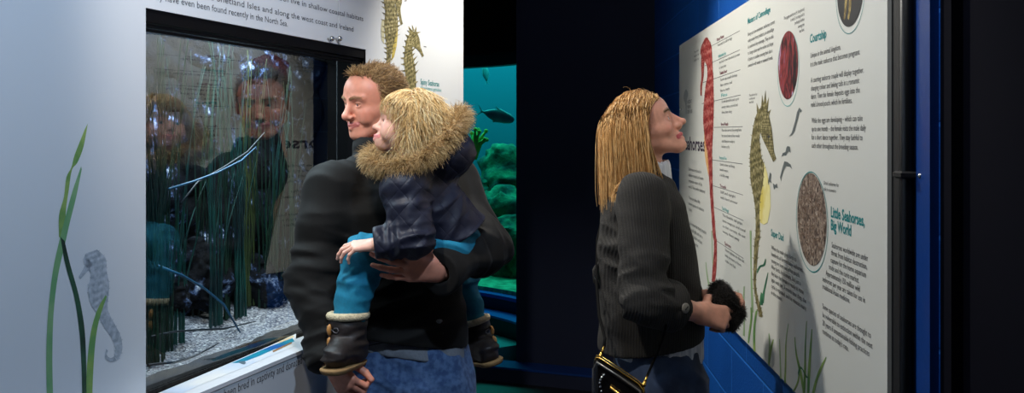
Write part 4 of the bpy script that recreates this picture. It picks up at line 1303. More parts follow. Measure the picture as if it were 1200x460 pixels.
def head_vol(h=0.002, kind='man', smile=0.0, open_=0.0):
    """returns the field and landmarks, head about .23 high, origin between the ears at eye level"""
    ch = kind == 'girl'; wo = kind == 'woman'
    v = Vol((-.105, -.145, -.20), (.105, .125, .135), h)
    ex = .032 if not ch else .030
    ez = -.003 if wo else 0.0 if not ch else -.012
    # skull
    v.ell((0, .008, .028), (.076, .094, .087), 0)
    v.ell((0, -.035, .036), (.061, .055, .052), .03)
    if ch: v.ell((0, -.035, .025), (.066, .058, .055), .03)
    # face block and jaw
    if kind == 'man':
        v.ell((0, -.030, -.030), (.062, .058, .070), .03)
        for s in (-1, 1): v.cone((s * .054, .002, -.060), (s * .020, -.066, -.097), .019, .018, .03)
        v.ell((0, -.078, -.096), (.024, .018, .019), .018)
    elif wo:
        v.ell((0, -.030, -.030), (.058, .056, .066), .03)
        for s in (-1, 1): v.cone((s * .045, .002, -.056), (s * .012, -.072, -.096), .016, .015, .03)
        v.ell((0, -.086, -.096), (.017, .017, .016), .018)
    else:
        v.ell((0, -.028, -.030), (.064, .056, .060), .03)
        for s in (-1, 1):
            v.cone((s * .044, .0, -.052), (s * .012, -.060, -.084), .020, .017, .03)
            v.ell((s * .036, -.058, -.048), (.027, .025, .026), .02)
        v.ell((0, -.074, -.084), (.017, .016, .016), .018)
    # cheekbones and brow
    for s in (-1, 1):
        v.cone((s * .060, -.012, -.022), (s * .040, -.064, -.032), .011, .017 if not ch else .016, .02)
        if kind == 'man': v.cone((s * .012, -.088, .021), (s * .045, -.073, .020), .0095, .009, .014)
        elif wo: v.cone((s * .012, -.087, .022), (s * .043, -.072, .021), .0065, .006, .014)
    # sockets
    for s in (-1, 1):
        v.ell((s * ex, -.100, ez + .001), (.018, .014 if not ch else .010, .0125), .014, True)
    # muzzle
    v.ell((0, -.074, -.066), (.029, .024, .025), .016)
    # nose
    if kind == 'man':
        v.cone((0, -.088, .010), (0, -.1085, -.031), .0085, .0110, .012); v.ball((0, -.1105, -.0345), .0122, .008)
        for s in (-1, 1): v.ell((s * .0130, -.0985, -.0390), (.0085, .012, .0082), .006)
        v.ball((0, -.099, -.043), .008, .006)
        nz = -.046
    elif wo:
        v.cone((0, -.088, .012), (0, -.1170, -.0275), .0066, .0086, .012); v.ball((0, -.1210, -.0300), .0090, .008)
        for s in (-1, 1): v.ell((s * .0105, -.102, -.036), (.007, .011, .0075), .006)
        v.ball((0, -.100, -.038), .007, .006); v.cone((0, -.092, -.012), (0, -.098, -.036), .011, .0135, .010)
        nz = -.0415
    else:
        v.cone((0, -.086, -.010), (0, -.102, -.035), .0065, .0085, .012); v.ball((0, -.1045, -.036), .0095, .007)
        for s in (-1, 1): v.ell((s * .010, -.094, -.039), (.007, .009, .007), .006)
        nz = -.044
    for s in (-1, 1): v.ell((s * .0062, -.105 if not ch else -.098, nz), (.0026, .0045, .0022), .002, True)
    # lips
    o = open_
    fl = 1.25 if wo else 1.0 if kind == 'man' else 0.95
    lip_u = [((s * .0, -.0985, -.0635), (s * (.024 + .003 * smile), -.0855, -.0672 + .006 * smile)) for s in (-1, 1)]
    lip_l = [((s * .0, -.0965, -.0752 - o), (s * (.022 + .003 * smile), -.0845, -.0690 + .006 * smile - o * .3)) for s in (-1, 1)]
    for a, b in lip_u: v.cone(a, b, .0046 * fl, .0028, .005)
    for a, b in lip_l: v.cone(a, b, .0058 * fl, .0028, .005)
    for s in (-1, 1):
        v.cone((0, -.108, -.0692 - o * .5), (s * (.0245 + .003 * smile), -.090, -.0680 + .006 * smile - o * .2), .0012 + o * .45, .0012, .002, True)
        if smile:
            v.ell((s * .040, -.064, -.050), (.016, .016, .016), .014)
            v.cone((s * .019, -.098, -.043), (s * .036, -.0805, -.066), .0022, .0022, .007, True)
    # eyelids
    for s in (-1, 1):
        er = .0120
        c = np.array((s * ex, -.0735 if not ch else -.0720, ez))
        v.ball(c, er * 1.15, .004)
        sq = .0046 if kind == 'man' else .0062
        v.ell(c + [0, -.0140, -.0006], (.0122, .0105, sq), .002, True)
        v.ball(c, er * .96, .0005, True)
        v.ball(c, er * .93, .0005)
    # ears
    for s in (-1, 1):
        R = np.array(Matrix.Rotation(s * .30, 3, 'Z') @ Matrix.Rotation(-.18, 3, 'X'))
        v.ell((s * .079, .014, -.008), (.0075, .018, .031), .006, R=R)
        v.ell((s * .087, .010, -.006), (.006, .009, .015), .005, True, R=R)
    # neck
    nr = {'man': .056, 'woman': .046, 'girl': .042}[kind]
    v.cone((0, .028, -.05), (0, .042, -.21), nr, nr * 1.03, .025)
    lm = dict(ex=ex, ez=ez, ey=-.0735 if not ch else -.0720, er=.0120, lip=lip_u + lip_l, o=o)
    return v, lm


def seg_dist(p, a, b):
    a, b = np.array(a), np.array(b); ab = b - a
    t = np.clip(((p - a) @ ab) / (ab @ ab), 0, 1)
    return np.linalg.norm(p - a - t[:, None] * ab, axis=1)


def face_cols(V, lm, skin, lip, hair, scalp, brow, flush, brow_z=.0225):
    c = np.tile(np.array(skin[:3]), (len(V), 1))
    def mixc(m, col):
        c[:] = c * (1 - m[:, None]) + np.array(col[:3]) * m[:, None]
    for s in (-1, 1):
        d = np.linalg.norm((V - np.array([s * .042, -.066, -.034])) / np.array([.026, .03, .022]), axis=1)
        mixc(np.clip(1.15 - d, 0, 1) * .45, flush)
    d = np.linalg.norm((V - np.array([0, -.112, -.036])) / np.array([.018, .02, .02]), axis=1)
    mixc(np.clip(1.2 - d, 0, 1) * .28, flush)
    d = np.linalg.norm((V - np.array([0, -.08, -.094])) / np.array([.02, .02, .016]), axis=1)
    mixc(np.clip(1.2 - d, 0, 1) * .25, flush)
    dl = np.min([seg_dist(V, a, b) for a, b in lm['lip']], axis=0)
    mixc(np.clip((.0078 - dl) / .0016, 0, 1) * (V[:, 1] < -.082), lip)
    for s in (-1, 1):
        pts = [(s * .012, -.096, brow_z - .004), (s * .030, -.092, brow_z + .003), (s * .048, -.078, brow_z - .002)]
        db = np.minimum(seg_dist(V, pts[0], pts[1]), seg_dist(V, pts[1], pts[2]))
        mixc(np.clip((.0068 - db) / .003, 0, 1) * .8, brow)
        # lash line along the upper lid
        cc = np.array((s * lm['ex'], lm['ey'], lm['ez']))
        dv = V - cc
        m = (np.abs(np.linalg.norm(dv, axis=1) - lm['er'] * 1.12) < .0022) & (dv[:, 1] < -.006) & (dv[:, 2] > .002) & (dv[:, 2] < .0062)
        mixc(m * .6, brow)
    m = scalp(V)
    mixc(m.astype(float), hair)
    return c


M['eye'] = mat('eyeball', (1, 1, 1, 1), 0.12, attr=True)


def eyes(lm, R, t, s, gaze, iris, parent):
    g = unit(gaze)
    for sd in (-1, 1):
        mb = MB().ball((0, 0, 0), lm['er'] * .965, 26, 18)
        V = np.array(mb.v)
        ang = np.arccos(np.clip((V / np.linalg.norm(V, axis=1, keepdims=True)) @ g, -1, 1))
        c = np.tile(np.array([.72, .68, .64]), (len(V), 1))
        c[ang < .52] = np.array(iris[:3]); c[ang < .24] = .004
        W = ((V + np.array((sd * lm['ex'], lm['ey'], lm['ez']))) * s) @ R.T + t
        mk('eye', W, mb.f, M['eye'], parent, True, c)


def hand(v, wrist, F, N, right, curls, thumb, s=1.0, splay=(.10, .02, -.06, -.14), tips=None, back=None):
    F = unit(F); N = unit(np.array(N) - F * np.dot(N, F)); T = np.cross(N, F) if right else np.cross(F, N)
    wrist = np.array(wrist, float); k = .010 * s
    lat = (.029, .010, -.010, -.028); fw = (.088, .093, .088, .078)
    seg = ((.043, .027, .022), (.047, .030, .023), (.044, .028, .022), (.034, .021, .019))
    rad = ((.0100, .0088, .0078, .0065), (.0102, .009, .008, .0066), (.0098, .0086, .0076, .0063), (.0088, .0076, .0068, .0056))
    v.cone(wrist - (F if back is None else unit(back)) * .07 * s, wrist, .027 * s, .025 * s, k)
    kn = []
    for i in range(4):
        q = wrist + F * fw[i] * s + T * lat[i] * s + N * (.004 - .09 * abs(lat[i] + .0) ** 1.4) * s
        kn.append(q)
        v.cone(wrist + T * lat[i] * .55 * s, q, .0175 * s, .0115 * s, .016 * s)
    v.ell(wrist + F * .045 * s - N * .006 * s, (.036 * s, .036 * s, .036 * s), .012 * s) if False else None
    for i in range(4):
        d0 = unit(F + T * splay[i]); a = 0; p = kn[i]; pts = [p]
        for j in range(3):
            a += curls[i][j]
            p = p + (math.cos(a) * d0 - math.sin(a) * N) * seg[i][j] * s
            pts.append(p)
        for j in range(3): v.cone(pts[j], pts[j + 1], rad[i][j] * s, rad[i][j + 1] * s, .0035 * s)
        if tips is not None:
            nn = math.cos(a) * N + math.sin(a) * d0
            tips.append((pts[3] - (pts[3] - pts[2]) * .12 + nn * rad[i][3] * .9 * s, rad[i][3] * s))
    b = wrist + F * .020 * s + T * .022 * s - N * .006 * s
    pts = [b]
    for j, (cf, ct, cn) in enumerate(thumb):
        pts.append(pts[-1] + unit(F * cf + T * ct + N * cn) * (.046, .034, .028)[j] * s)
    rr = (.0165, .0120, .0108, .0085)
    for j in range(3): v.cone(pts[j], pts[j + 1], rr[j] * s, rr[j + 1] * s, (.014 if j == 0 else .004) * s)
    if tips is not None:
        tips.append((pts[3] + N * rr[3] * .9 * s, rr[3] * s))
    return v


def hand_cols(V, skin, flush, tips):
    c = np.tile(np.array(skin[:3]), (len(V), 1))
    n = vnoise(V * 70)
    c = c * (1 + .10 * n[:, None])
    for p, r in tips:
        d = np.linalg.norm(V - p, axis=1)
        m = np.clip((r * 1.9 - d) / (r * .9), 0, 1)[:, None] * .2
        c = c * (1 - m) + np.array(flush[:3]) * m
        m = (d < r * .75)[:, None] * .25
        c = c * (1 - m) + np.array([.75, .52, .45]) * m
    return c


def folds(axis, fa, fp, amp, seed=0.0):
    """creases across an axis"""
    ax = unit(axis)
    def fn(p):
        t = p @ ax
        q = p - np.outer(t, ax)
        u = q * fp + np.outer(t, ax) * fa + seed
        return amp * (1 - 2 * np.abs(vnoise(u))) + amp * .5 * vnoise(u * 2.1 + 5)
    return fn


def near(fn, c, r):
    c = np.array(c)
    return lambda p: fn(p) * np.clip(1.3 - np.linalg.norm(p - c, axis=1) / r, 0, 1)


def cloth_from(v, name, m, parent, cols=None):
    V, F = v.mesh()
    return mk(name, V, F, m, parent, True, cols)


def tri(parts):
    """join quads parts"""
    return join(parts)


def surf_path(v, pts, off, n=24):
    """polyline laid on the front of v: each point is carried away from the eye until it meets the cloth"""
    pts = np.array(pts, float); t = np.linspace(0, len(pts) - 1, n); i = np.clip(t.astype(int), 0, len(pts) - 2); f = (t - i)[:, None]
    p = pts[i] * (1 - f) + pts[i + 1] * f
    eye = np.array([0, 0, CAM_Z]); d = p - eye; d /= np.linalg.norm(d, axis=1, keepdims=True)
    r = np.linalg.norm(p - eye, axis=1) - .06; hit = np.zeros(len(p), bool)
    for _ in range(160):
        q = v.sample(eye + d * r[:, None]); hit |= q < 0
        r = np.where(hit, r, r + .005)
    for _ in range(8): r -= v.sample(eye + d * r[:, None]) * .7
    p = (eye + d * r[:, None])[hit]
    return p + v.grad(p) * off


SKIN = dict(man=rgb(210, 140, 115), woman=rgb(214, 154, 130), girl=rgb(230, 176, 154))
M['skin'] = mat('skin', (1, 1, 1, 1), 0.48, attr=True, noise=0.05, nscale=90, bump=0.12, bscale=400, sss=0.12, bdist=.001)
M['softshell'] = mat('black_softshell', rgb(14, 12, 10), 0.8, spec=0.25, noise=0.18, nscale=160, bump=0.25, bscale=700, sheen=0.03, bdist=.001)
M['denim'] = mat('blue_denim', rgb(52, 80, 124), 0.85, col2=rgb(86, 116, 158), nscale=55, bump=0.5, bscale=420, bdist=.001, sheen=.1)
M['denim_dark'] = mat('dark_denim', rgb(26, 38, 62), 0.85, col2=rgb(54, 72, 102), nscale=9, bump=0.5, bscale=420, bdist=.001, sheen=.1)
M['grey_knit'] = mat('grey_jersey', rgb(120, 126, 134), 0.9, noise=.1, nscale=200)
M['shoe'] = mat('dark_shoe', rgb(30, 26, 24), 0.5)
M['sole'] = mat('shoe_sole', rgb(60, 56, 52), 0.8)


def hair_mat(name, c0, c1, c2):
    m, N, L, b = new_mat(name)
    a = N.new('ShaderNodeAttribute'); a.attribute_name = 'Col'
    sp = N.new('ShaderNodeSeparateColor'); L.new(a.outputs['Color'], sp.inputs[0])
    r = N.new('ShaderNodeValToRGB'); e = r.color_ramp.elements
    e[0].color = c0; e[1].color = c2
    q = e.new(.5); q.color = c1
    L.new(sp.outputs[0], r.inputs[0]); L.new(r.outputs[0], b.inputs['Base Color'])
    b.inputs['Roughness'].default_value = 0.42; b.inputs['Specular IOR Level'].default_value = .4
    return m


def hair_obj(name, paths, r0, m, parent, rng, taper=.35, sides=3):
    V, F = strand_mesh(paths, r0, sides, taper)
    c = np.repeat(rng.random(len(paths)), paths.shape[1] * sides)
    return mk(name, V, F, m, parent, True, np.stack([c] * 3, 1))


def scalp_roots(V, Q, mask, n, rng):
    """random points on the faces whose corners lie in mask, with normals"""
    fm = mask[Q].all(1); q = Q[fm]
    a, b, c, d = (V[q[:, i]] for i in range(4))
    nr = np.cross(c - a, d - b); ar = np.linalg.norm(nr, axis=1)
    pick = rng.choice(len(q), n, p=ar / ar.sum())
    u, w = rng.random((n, 1)), rng.random((n, 1))
    p = (a[pick] * (1 - u) + b[pick] * u) * (1 - w) + (d[pick] * (1 - u) + c[pick] * u) * w
    nn = nr[pick] / (ar[pick, None] + 1e-12)
    return p, nn


def shoe(name, parent, ankle, fwd, L=.28, m=None):
    f = unit([fwd[0], fwd[1], 0]); a = np.array([ankle[0], ankle[1], 0])
    v = Vol(a - [.3, .3, .02], a + [.3, .3, .2], .006)
    heel, toe = a - f * L * .25, a + f * L * .68
    v.cone(heel + [0, 0, .05], toe + [0, 0, .045], .042, .040, 0).cone(a + [0, 0, .06], a + [0, 0, .12], .05, .046, .04)
    v.cut((0, 0, .018), (0, 0, -1))
    o = cloth_from(v, name, m or M['shoe'], parent)
    v = Vol(a - [.3, .3, .02], a + [.3, .3, .06], .006)
    v.cone(heel + [0, 0, .014], toe + [0, 0, .014], .046, .044, 0).cut((0, 0, .02), (0, 0, 1)).cut((0, 0, .001), (0, 0, -1))
    cloth_from(v, 'sole', M['sole'], o)


def brows(vol, n, arc, thick, gro, T, r, m, parent, rng):
    """fine hairs along each brow, one mesh per brow"""
    for s in (-1, 1):
        t = rng.random(n)[:, None]
        a, b, c_ = (np.array((s * q[0], q[1], q[2])) for q in arc)
        q = (1 - t) ** 2 * a + 2 * t * (1 - t) * b + t ** 2 * c_ + rng.normal(0, thick, (n, 3))
        q = q - vol.grad(q) * vol.sample(q)[:, None]
        ps = grow(vol, q, np.array([s * 1.0, .28, .22]) + rng.normal(0, .22, (n, 3)), np.full(n, gro), 3, np.full(n, .001), np.zeros(3), 0)
        hair_obj('eyebrow', T(ps), np.full(n, r), m, parent, rng)

# ------------------------------------------------------------------ the man
rg1 = np.random.default_rng(101)
SHIFT[0] = 0.03
MH = rot(-47, -9, 3); MHt = P(438, 118.5, 2.56); MHs = 0.935
mv, mlm = head_vol(.002, 'man', smile=1.1)
mV, mQ = mv.mesh()


def man_scalp(V):
    z = np.interp(V[:, 1], [-.1, -.068, -.052, -.034, -.026, -.008, .006, .030, .055, .1], [.092, .090, .082, .062, .005, -.020, .018, .012, -.055, -.075])
    z = z + .006 * np.clip((np.abs(V[:, 0]) - .02) / .03, 0, 1) * (V[:, 1] < -.05)
    return (V[:, 2] > z) & ~((np.abs(V[:, 0]) > .0765) & (V[:, 2] < .03))


mcol = face_cols(mV, mlm, SKIN['man'], rgb(176, 96, 88), rgb(182, 124, 98), man_scalp, rgb(140, 96, 66), rgb(206, 112, 92))
MHS = np.array([1.05, 1.0, 1.0]) * MHs
mW = (mV * MHS) @ MH.T + MHt
# joints
sR, eR, wR = P(390, 221, 2.40), P(366, 322, 2.33), P(386, 420, 2.21)
sL, eL, wL = P(529, 213, 2.60), P(566, 292, 2.42), P(520, 317, 2.22)
neck0, neck1 = P(446, 150, 2.57), P(448, 200, 2.56)
hip = np.array([-.303, 2.49, .93])
bv = Vol((-.70, 2.05, -.02), (.10, 2.85, 1.55), .009)
bv.chain([neck0, neck1], [.050, .054], .02).cone(neck1 + [0, 0, -.03], hip, .085, .10, .05)
bv.chain([neck1 + [0, 0, -.03], sR, eR, wR], [.06, .045, .036, .024], .03).chain([neck1 + [0, 0, -.03], sL, eL, wL], [.06, .045, .036, .024], .03)
for s in (-1, 1):
    bv.chain([hip, hip + [s * .09, 0, -.06], hip + [s * .10, .0, -.46], hip + [s * .105, .02, -.86]], [.09, .075, .055, .038], .03)
    bv.cone(hip + [s * .105, .02, -.88], hip + [s * .12, -.13, -.895], .032, .026, .02)
bV, bQ = bv.mesh()
# hands
tips = []
hv = Vol(wR + [-.10, -.12, -.18], wR + [.14, .10, .10], .0024)
fR = unit(P(404, 446, 2.18) - wR)
hand(hv, wR + fR * .012, fR, (-.55, -.75, .25), True, ((.75, 1.15, .7), (.85, 1.2, .7), (.9, 1.2, .7), (.95, 1.2, .7)), ((.70, .45, -.35), (.95, .15, -.35), (1, .0, -.2)), .88, tips=tips, back=wR - eR)
h1V, h1Q = hv.mesh(); c1 = hand_cols(h1V, SKIN['man'], rgb(204, 120, 104), tips)
tips = []
hv = Vol(wL + [-.24, -.12, -.10], wL + [.10, .16, .12], .0024)
fL = unit(P(466, 312, 2.16) - wL)
hand(hv, wL + fL * .015, fL, (-.10, -.95, -.25), False, ((.25, .3, .2), (.2, .25, .2), (.15, .22, .15), (.12, .2, .15)), ((.45, .60, -.55), (.7, .35, -.55), (.8, .1, -.5)), .98, tips=tips, back=wL - eL)
h2V, h2Q = hv.mesh(); c2 = hand_cols(h2V, SKIN['man'], rgb(204, 120, 104), tips)
V, F, C = join([(mW, mQ, mcol), (bV, bQ, np.tile(SKIN['man'][:3], (len(bV), 1))), (h1V, h1Q, c1), (h2V, h2Q, c2)])
man = mk('person', V, F, M['skin'], None, True, C)
tag(man, 'tall man in a black jacket and jeans carrying a small girl, smiling toward the tank', 'person')
eyes(mlm, MH, MHt, MHs, (.16, -1, -.02), rgb(84, 100, 104), man)
# short sandy hair, brushed up at the front
p, nn = scalp_roots(mV, mQ, man_scalp(mV), 6500, rg1)
fr = np.clip((-p[:, 1] - .03) / .05, 0, 1)[:, None]
d = nn * (.22 + .35 * fr) + np.array([0, .55, .05]) * (1 - fr) + np.array([.15, -.45, .35]) * fr + rg1.normal(0, .22, p.shape)
low = (p[:, 2] < .03)[:, None]; d = d + low * np.array([0, .5, -.7])
ln = np.where(p[:, 2] < .02, .013, .026) * rg1.uniform(.6, 1.2, len(p)) + .010 * fr[:, 0]
paths = grow(mv, p, d, ln, 6, np.full(len(p), .002), np.array([0, .10, -.10]), .6, .25, 40, rg1)
paths = (paths * MHS) @ MH.T + MHt
M['hair_sandy'] = hair_mat('sandy_hair', rgb(98, 70, 44), rgb(156, 122, 80), rgb(208, 174, 122))
hair_obj('hair', paths, np.full(len(p), .0010), M['hair_sandy'], man, rg1)
brows(mv, 70, ((.010, -.098, .0185), (.030, -.0935, .0265), (.050, -.078, .0205)), .0016, .008, lambda q: (q * MHS) @ MH.T + MHt, .0003, M['hair_sandy'], man, rg1)

# jacket
jv = Vol((-.70, 2.02, .88), (.06, 2.86, 1.60), .0045)
jv.loft([(.95, -.321, 2.49, .184, .128, .20), (1.02, -.321, 2.49, .188, .132, .22), (1.12, -.328, 2.495, .184, .130, .26), (1.25, -.338, 2.50, .190, .130, .32),
         (1.36, -.348, 2.505, .190, .128, .36), (1.42, -.355, 2.52, .165, .112, .36), (1.465, -.368, 2.54, .120, .09, .36), (1.495, -.383, 2.56, .085, .075, .36)], .02)
jv.chain([neck1 + [0, 0, -.025], sR], [.075, .066], .05).chain([neck1 + [0, 0, -.025], sL], [.075, .070], .05)
aR = unit(wR - eR); aL = unit(wL - eL)
sl = jv.like()
sl.chain([sR, eR, wR], [.072, .066, .055], .03).chain([sL, eL, wL, wL + aL * .03], [.078, .068, .050, .048], .03)
sl.cutbox(wR + aR * .010, aR, wR - .10, wR + .10); sl.cone(wR - aR * .035, wR + aR * .06, .036, .042, .003, True)
sl.cutbox(wL + aL * .022, aL, wL - .11, wL + .11); sl.cone(wL - aL * .01, wL + aL * .06, .034, .036, .003, True)
jv.merge(sl, .025)
# stand collar
cb = neck1 + [0, 0, -.01]; ct = P(443, 169, 2.55)
jv.cone(cb, ct, .078, .070, .015).cone(cb + [0, 0, .0], ct + (ct - cb) * .9, .060, .062, .004, True)
# wrinkles
jv.wrinkle(folds((.1, .2, 1), 9, 5, .007))
jv.wrinkle(near(folds(eR - sR, 26, 7, .018, 3), eR, .14)); jv.wrinkle(near(folds(wR - eR, 30, 8, .014, 8), wR, .14))
jv.wrinkle(near(folds(eL - wL, 26, 8, .016, 5), eL, .13)); jv.wrinkle(near(folds(sR - neck1, 22, 8, .010, 5), sR, .12))
jv.wrinkle(near(folds((-.3, 0, 1), 22, 7, .012, 2), np.array([-.33, 2.34, 1.10]), .18))
# cut the cuffs and the hem
jv.cutbox(np.array([-.322, 2.33, 1.004]), unit([-.20, 0, -1]), (-.395, 2.2, .86), (.06, 2.86, 1.08))
jv.cutbox(np.array([-.322, 2.33, .995]), unit([-.10, 0, -1]), (-.55, 2.36, .86), (-.39, 2.86, 1.04))
jacket = cloth_from(jv, 'jacket', M['softshell'], man)
jacket['label'] = 'black softshell jacket'
M['seam'] = mat('dark_seam', rgb(12, 11, 11), 0.7)
def seam(v, pts, name, parent, r=.0016, m=None, off=.0005, n=30):
    q = surf_path(v, pts, off, n)
    return MB().tube(list(q), r, 6).build(name, m or M['seam'], parent, True)


seam(jv, [P(446, 186, 2.44), P(415, 206, 2.38), P(396, 206, 2.32), P(388, 222, 2.30), P(394, 250, 2.32), P(398, 275, 2.34)], 'shoulder_seam', jacket)
seam(jv, [P(480, 300, 2.2), P(484, 345, 2.2), P(488, 392, 2.2)], 'zip', jacket, .0028, M['seam'])
mbz = MB()
q = surf_path(jv, [P(484, 345, 2.2), P(488, 392, 2.2)], .003, 40)
mbz.tube(list(q), .0016, 6)
mbz.build('zip_edge', M['chrome'], jacket)
mbz = MB(); a = q[4]; mbz.ball(a, (.004, .003, .006), 8, 6).tube([a, a + [0.001, -.004, -.022]], [.003, .002], 6); mbz.build('zip_pull', M['chrome'], jacket, True)
seam(jv, [P(401, 290, 2.2), P(397, 318, 2.2), P(393, 345, 2.2)], 'pocket_zip', jacket, .002, mat('zip_grey', rgb(60, 60, 60), .4))
seam(jv, [P(404, 408, 2.2), P(430, 405, 2.2), P(470, 396, 2.2), P(510, 388, 2.2), P(545, 378, 2.2)], 'hem_stitching', jacket, .0012)
seam(jv, [P(362, 430, 2.1), P(375, 426, 2.1), P(395, 416, 2.1), P(410, 408, 2.1)], 'cuff_stitching', jacket, .0012)
# shirt tail under the jacket
sv = Vol((-.56, 2.2, .90), (-.05, 2.72, 1.08), .005)
sv.loft([(.92, -.313, 2.49, .180, .126, .12), (1.06, -.318, 2.49, .178, .124, .2)], 0)
sv.wrinkle(folds((1, 0, .2), 26, 8, .004)); sv.cut((-.322, 2.33, .962), unit([-.17, 0, -1]))
shirt = cloth_from(sv, 'shirt', M['grey_knit'], man); shirt['label'] = 'grey shirt hem below the jacket'
# jeans
tv = Vol((-.58, 2.18, .03), (-.02, 2.76, 1.03), .006)
tv.loft([(.78, -.305, 2.49, .182, .122, .08), (.88, -.305, 2.49, .182, .124, .08), (.95, -.308, 2.49, .174, .120, .10), (1.005, -.313, 2.49, .166, .114, .12)], .02)
for s in (-1, 1):
    tv.chain([hip + [s * .088, 0, -.07], hip + [s * .10, .0, -.46], hip + [s * .105, .02, -.85]], [.094, .076, .060], .03)
tv.cone((-.30, 2.36, .80), (-.30, 2.55, .70), .0, .03, .03, True) if False else None
tv.wrinkle(folds((1, 0, .5), 16, 9, .006, 4)); tv.wrinkle(near(folds((.6, 0, 1), 34, 9, .006), np.array([-.30, 2.34, .86]), .14))
tv.cut((0, 0, .07), (0, 0, -1))
jeans = cloth_from(tv, 'jeans', M['denim'], man); jeans['label'] = 'blue denim jeans'
SEAMD = mat('denim_stitch', rgb(34, 50, 80), .8)
seam(tv, [P(476, 412, 2.2), P(478, 440, 2.2), P(482, 475, 2.2), P(488, 500, 2.2)], 'fly_seam', jeans, .0022, SEAMD)
seam(tv, [P(470, 412, 2.2), P(470, 450, 2.2), P(480, 480, 2.2)], 'fly_stitching', jeans, .0012, SEAMD)
seam(tv, [P(412, 446, 2.2), P(430, 436, 2.2), P(445, 416, 2.2)], 'pocket_seam', jeans, .0016, SEAMD)
seam(tv, [P(515, 408, 2.2), P(528, 425, 2.2), P(548, 436, 2.2)], 'pocket_seam', jeans, .0016, SEAMD)
for s in (-1, 1): shoe('shoe', man, hip + [s * .105, .02, 0], (s * .15, -1))
SHIFT[0] = 0.0

# ------------------------------------------------------------------ the girl he carries
rg2 = np.random.default_rng(202)
SHIFT[0] = 0.075
GH = rot(-80, 13, -4); GHt = P(479, 145, 2.25); GHs = 0.82
gv, glm = head_vol(.002, 'girl', smile=0.5)
gV, gQ = gv.mesh()


def girl_scalp(V):
    z = np.interp(V[:, 1], [-.1, -.066, -.05, -.03, -.01, .02, .05, .1], [.058, .056, .045, .02, -.02, -.03, -.06, -.075])
    return (V[:, 2] > z) & ~((np.abs(V[:, 0]) > .078) & (V[:, 2] < .03))


gcol = face_cols(gV, glm, SKIN['girl'], rgb(206, 118, 112), rgb(176, 140, 96), girl_scalp, rgb(180, 146, 100), rgb(232, 150, 132), brow_z=.012)
gW = (gV * GHs) @ GH.T + GHt
gN = P(489, 190, 2.25)
gS, gP = P(488, 222, 2.245), P(524, 268, 2.275)
gsL, geL, gwL = P(474, 218, 2.13), P(484, 280, 2.10), P(441, 286, 2.085)
gsR = P(492, 220, 2.36)
geR, gwR = P(470, 262, 2.385), P(450, 255, 2.375)
ghL, gkL, gaL = P(520, 300, 2.22), P(427, 297, 2.18), P(409, 372, 2.155)
ghR, gkR, gaR = P(535, 288, 2.36), P(541, 322, 2.60), P(553, 372, 2.585)
bv = Vol((-.50, 1.98, .92), (.02, 2.76, 1.62), .006)
bv.chain([P(486, 165, 2.25), gN, gS, gP], [.036, .040, .070, .070], .03)
bv.chain([gsL, geL, gwL], [.030, .024, .018], .02).chain([ghL, gkL, gaL], [.045, .036, .028], .02).chain([ghR, gkR, gaR], [.045, .034, .028], .02).chain([gP, ghL], [.06, .045], .03).chain([gP, ghR], [.06, .045], .03)
bv.chain([gS, gsR, geR], [.05, .030, .024], .02)
bV, bQ = bv.mesh()
tips = []
hv = Vol(gwL + [-.12, -.08, -.09], gwL + [.06, .08, .06], .0016)
fG = unit(np.array([-.84, -.05, -.10]))
hand(hv, gwL + fG * .004, fG, (-.18, -.40, .88), False, ((.30, .45, .3), (.32, .5, .35), (.4, .55, .35), (.55, .6, .4)), ((.55, .55, -.55), (.75, .2, -.6), (.8, .1, -.55)), .60, splay=(.16, .04, -.08, -.22), tips=tips, back=gwL - geL)
h1V, h1Q = hv.mesh(); c1 = hand_cols(h1V, SKIN['girl'], rgb(230, 160, 146), tips)
V, F, C = join([(gW, gQ, gcol), (bV, bQ, np.tile(SKIN['girl'][:3], (len(bV), 1))), (h1V, h1Q, c1)])
girl = mk('person', V, F, M['skin'], None, True, C)
tag(girl, 'small blonde girl in a navy fur hooded coat carried on the man\'s hip', 'person')
eyes(glm, GH, GHt, GHs, (0, -1, -.05), rgb(90, 120, 150), girl)
M['hair_blonde'] = hair_mat('light_blonde_hair', rgb(164, 122, 70), rgb(226, 188, 124), rgb(252, 234, 186))
# collision body for the hair
hc = Vol((-.16, -.16, -.22), (.16, .18, .15), .005)
hc.ell((0, .008, .028), (.078, .096, .089), 0).ell((0, -.035, .02), (.067, .060, .062), .03).ell((0, -.03, -.03), (.066, .058, .062), .03)
gd = GH.T @ np.array([0, 0, -1.0])
p, nn = scalp_roots(gV, gQ, girl_scalp(gV), 4200, rg2)
front = (p[:, 1] < -.015) & (p[:, 2] > .035)
crown = np.array([0, .045, .108])
away = p - crown; away /= np.linalg.norm(away, axis=1, keepdims=True) + 1e-6
back = np.array([0, .75, -.35])
d = nn * .25 + np.where(front[:, None], away * 1.0 + np.array([0, -.4, 0]), away * .45 + back)
ln = np.where(front, np.clip(np.linalg.norm(p - np.array([0, -.105, .012]), axis=1) * rg2.uniform(.62, .92, len(p)), .02, .2), rg2.uniform(.07, .12, len(p)))
gq = np.where(front, .45, .14)[:, None] * gd
paths = grow(hc, p, d, ln, 13, np.where(front, .45, 1) * rg2.uniform(.002, .012, len(p)), gq, 1.0, .20, 26, rg2)
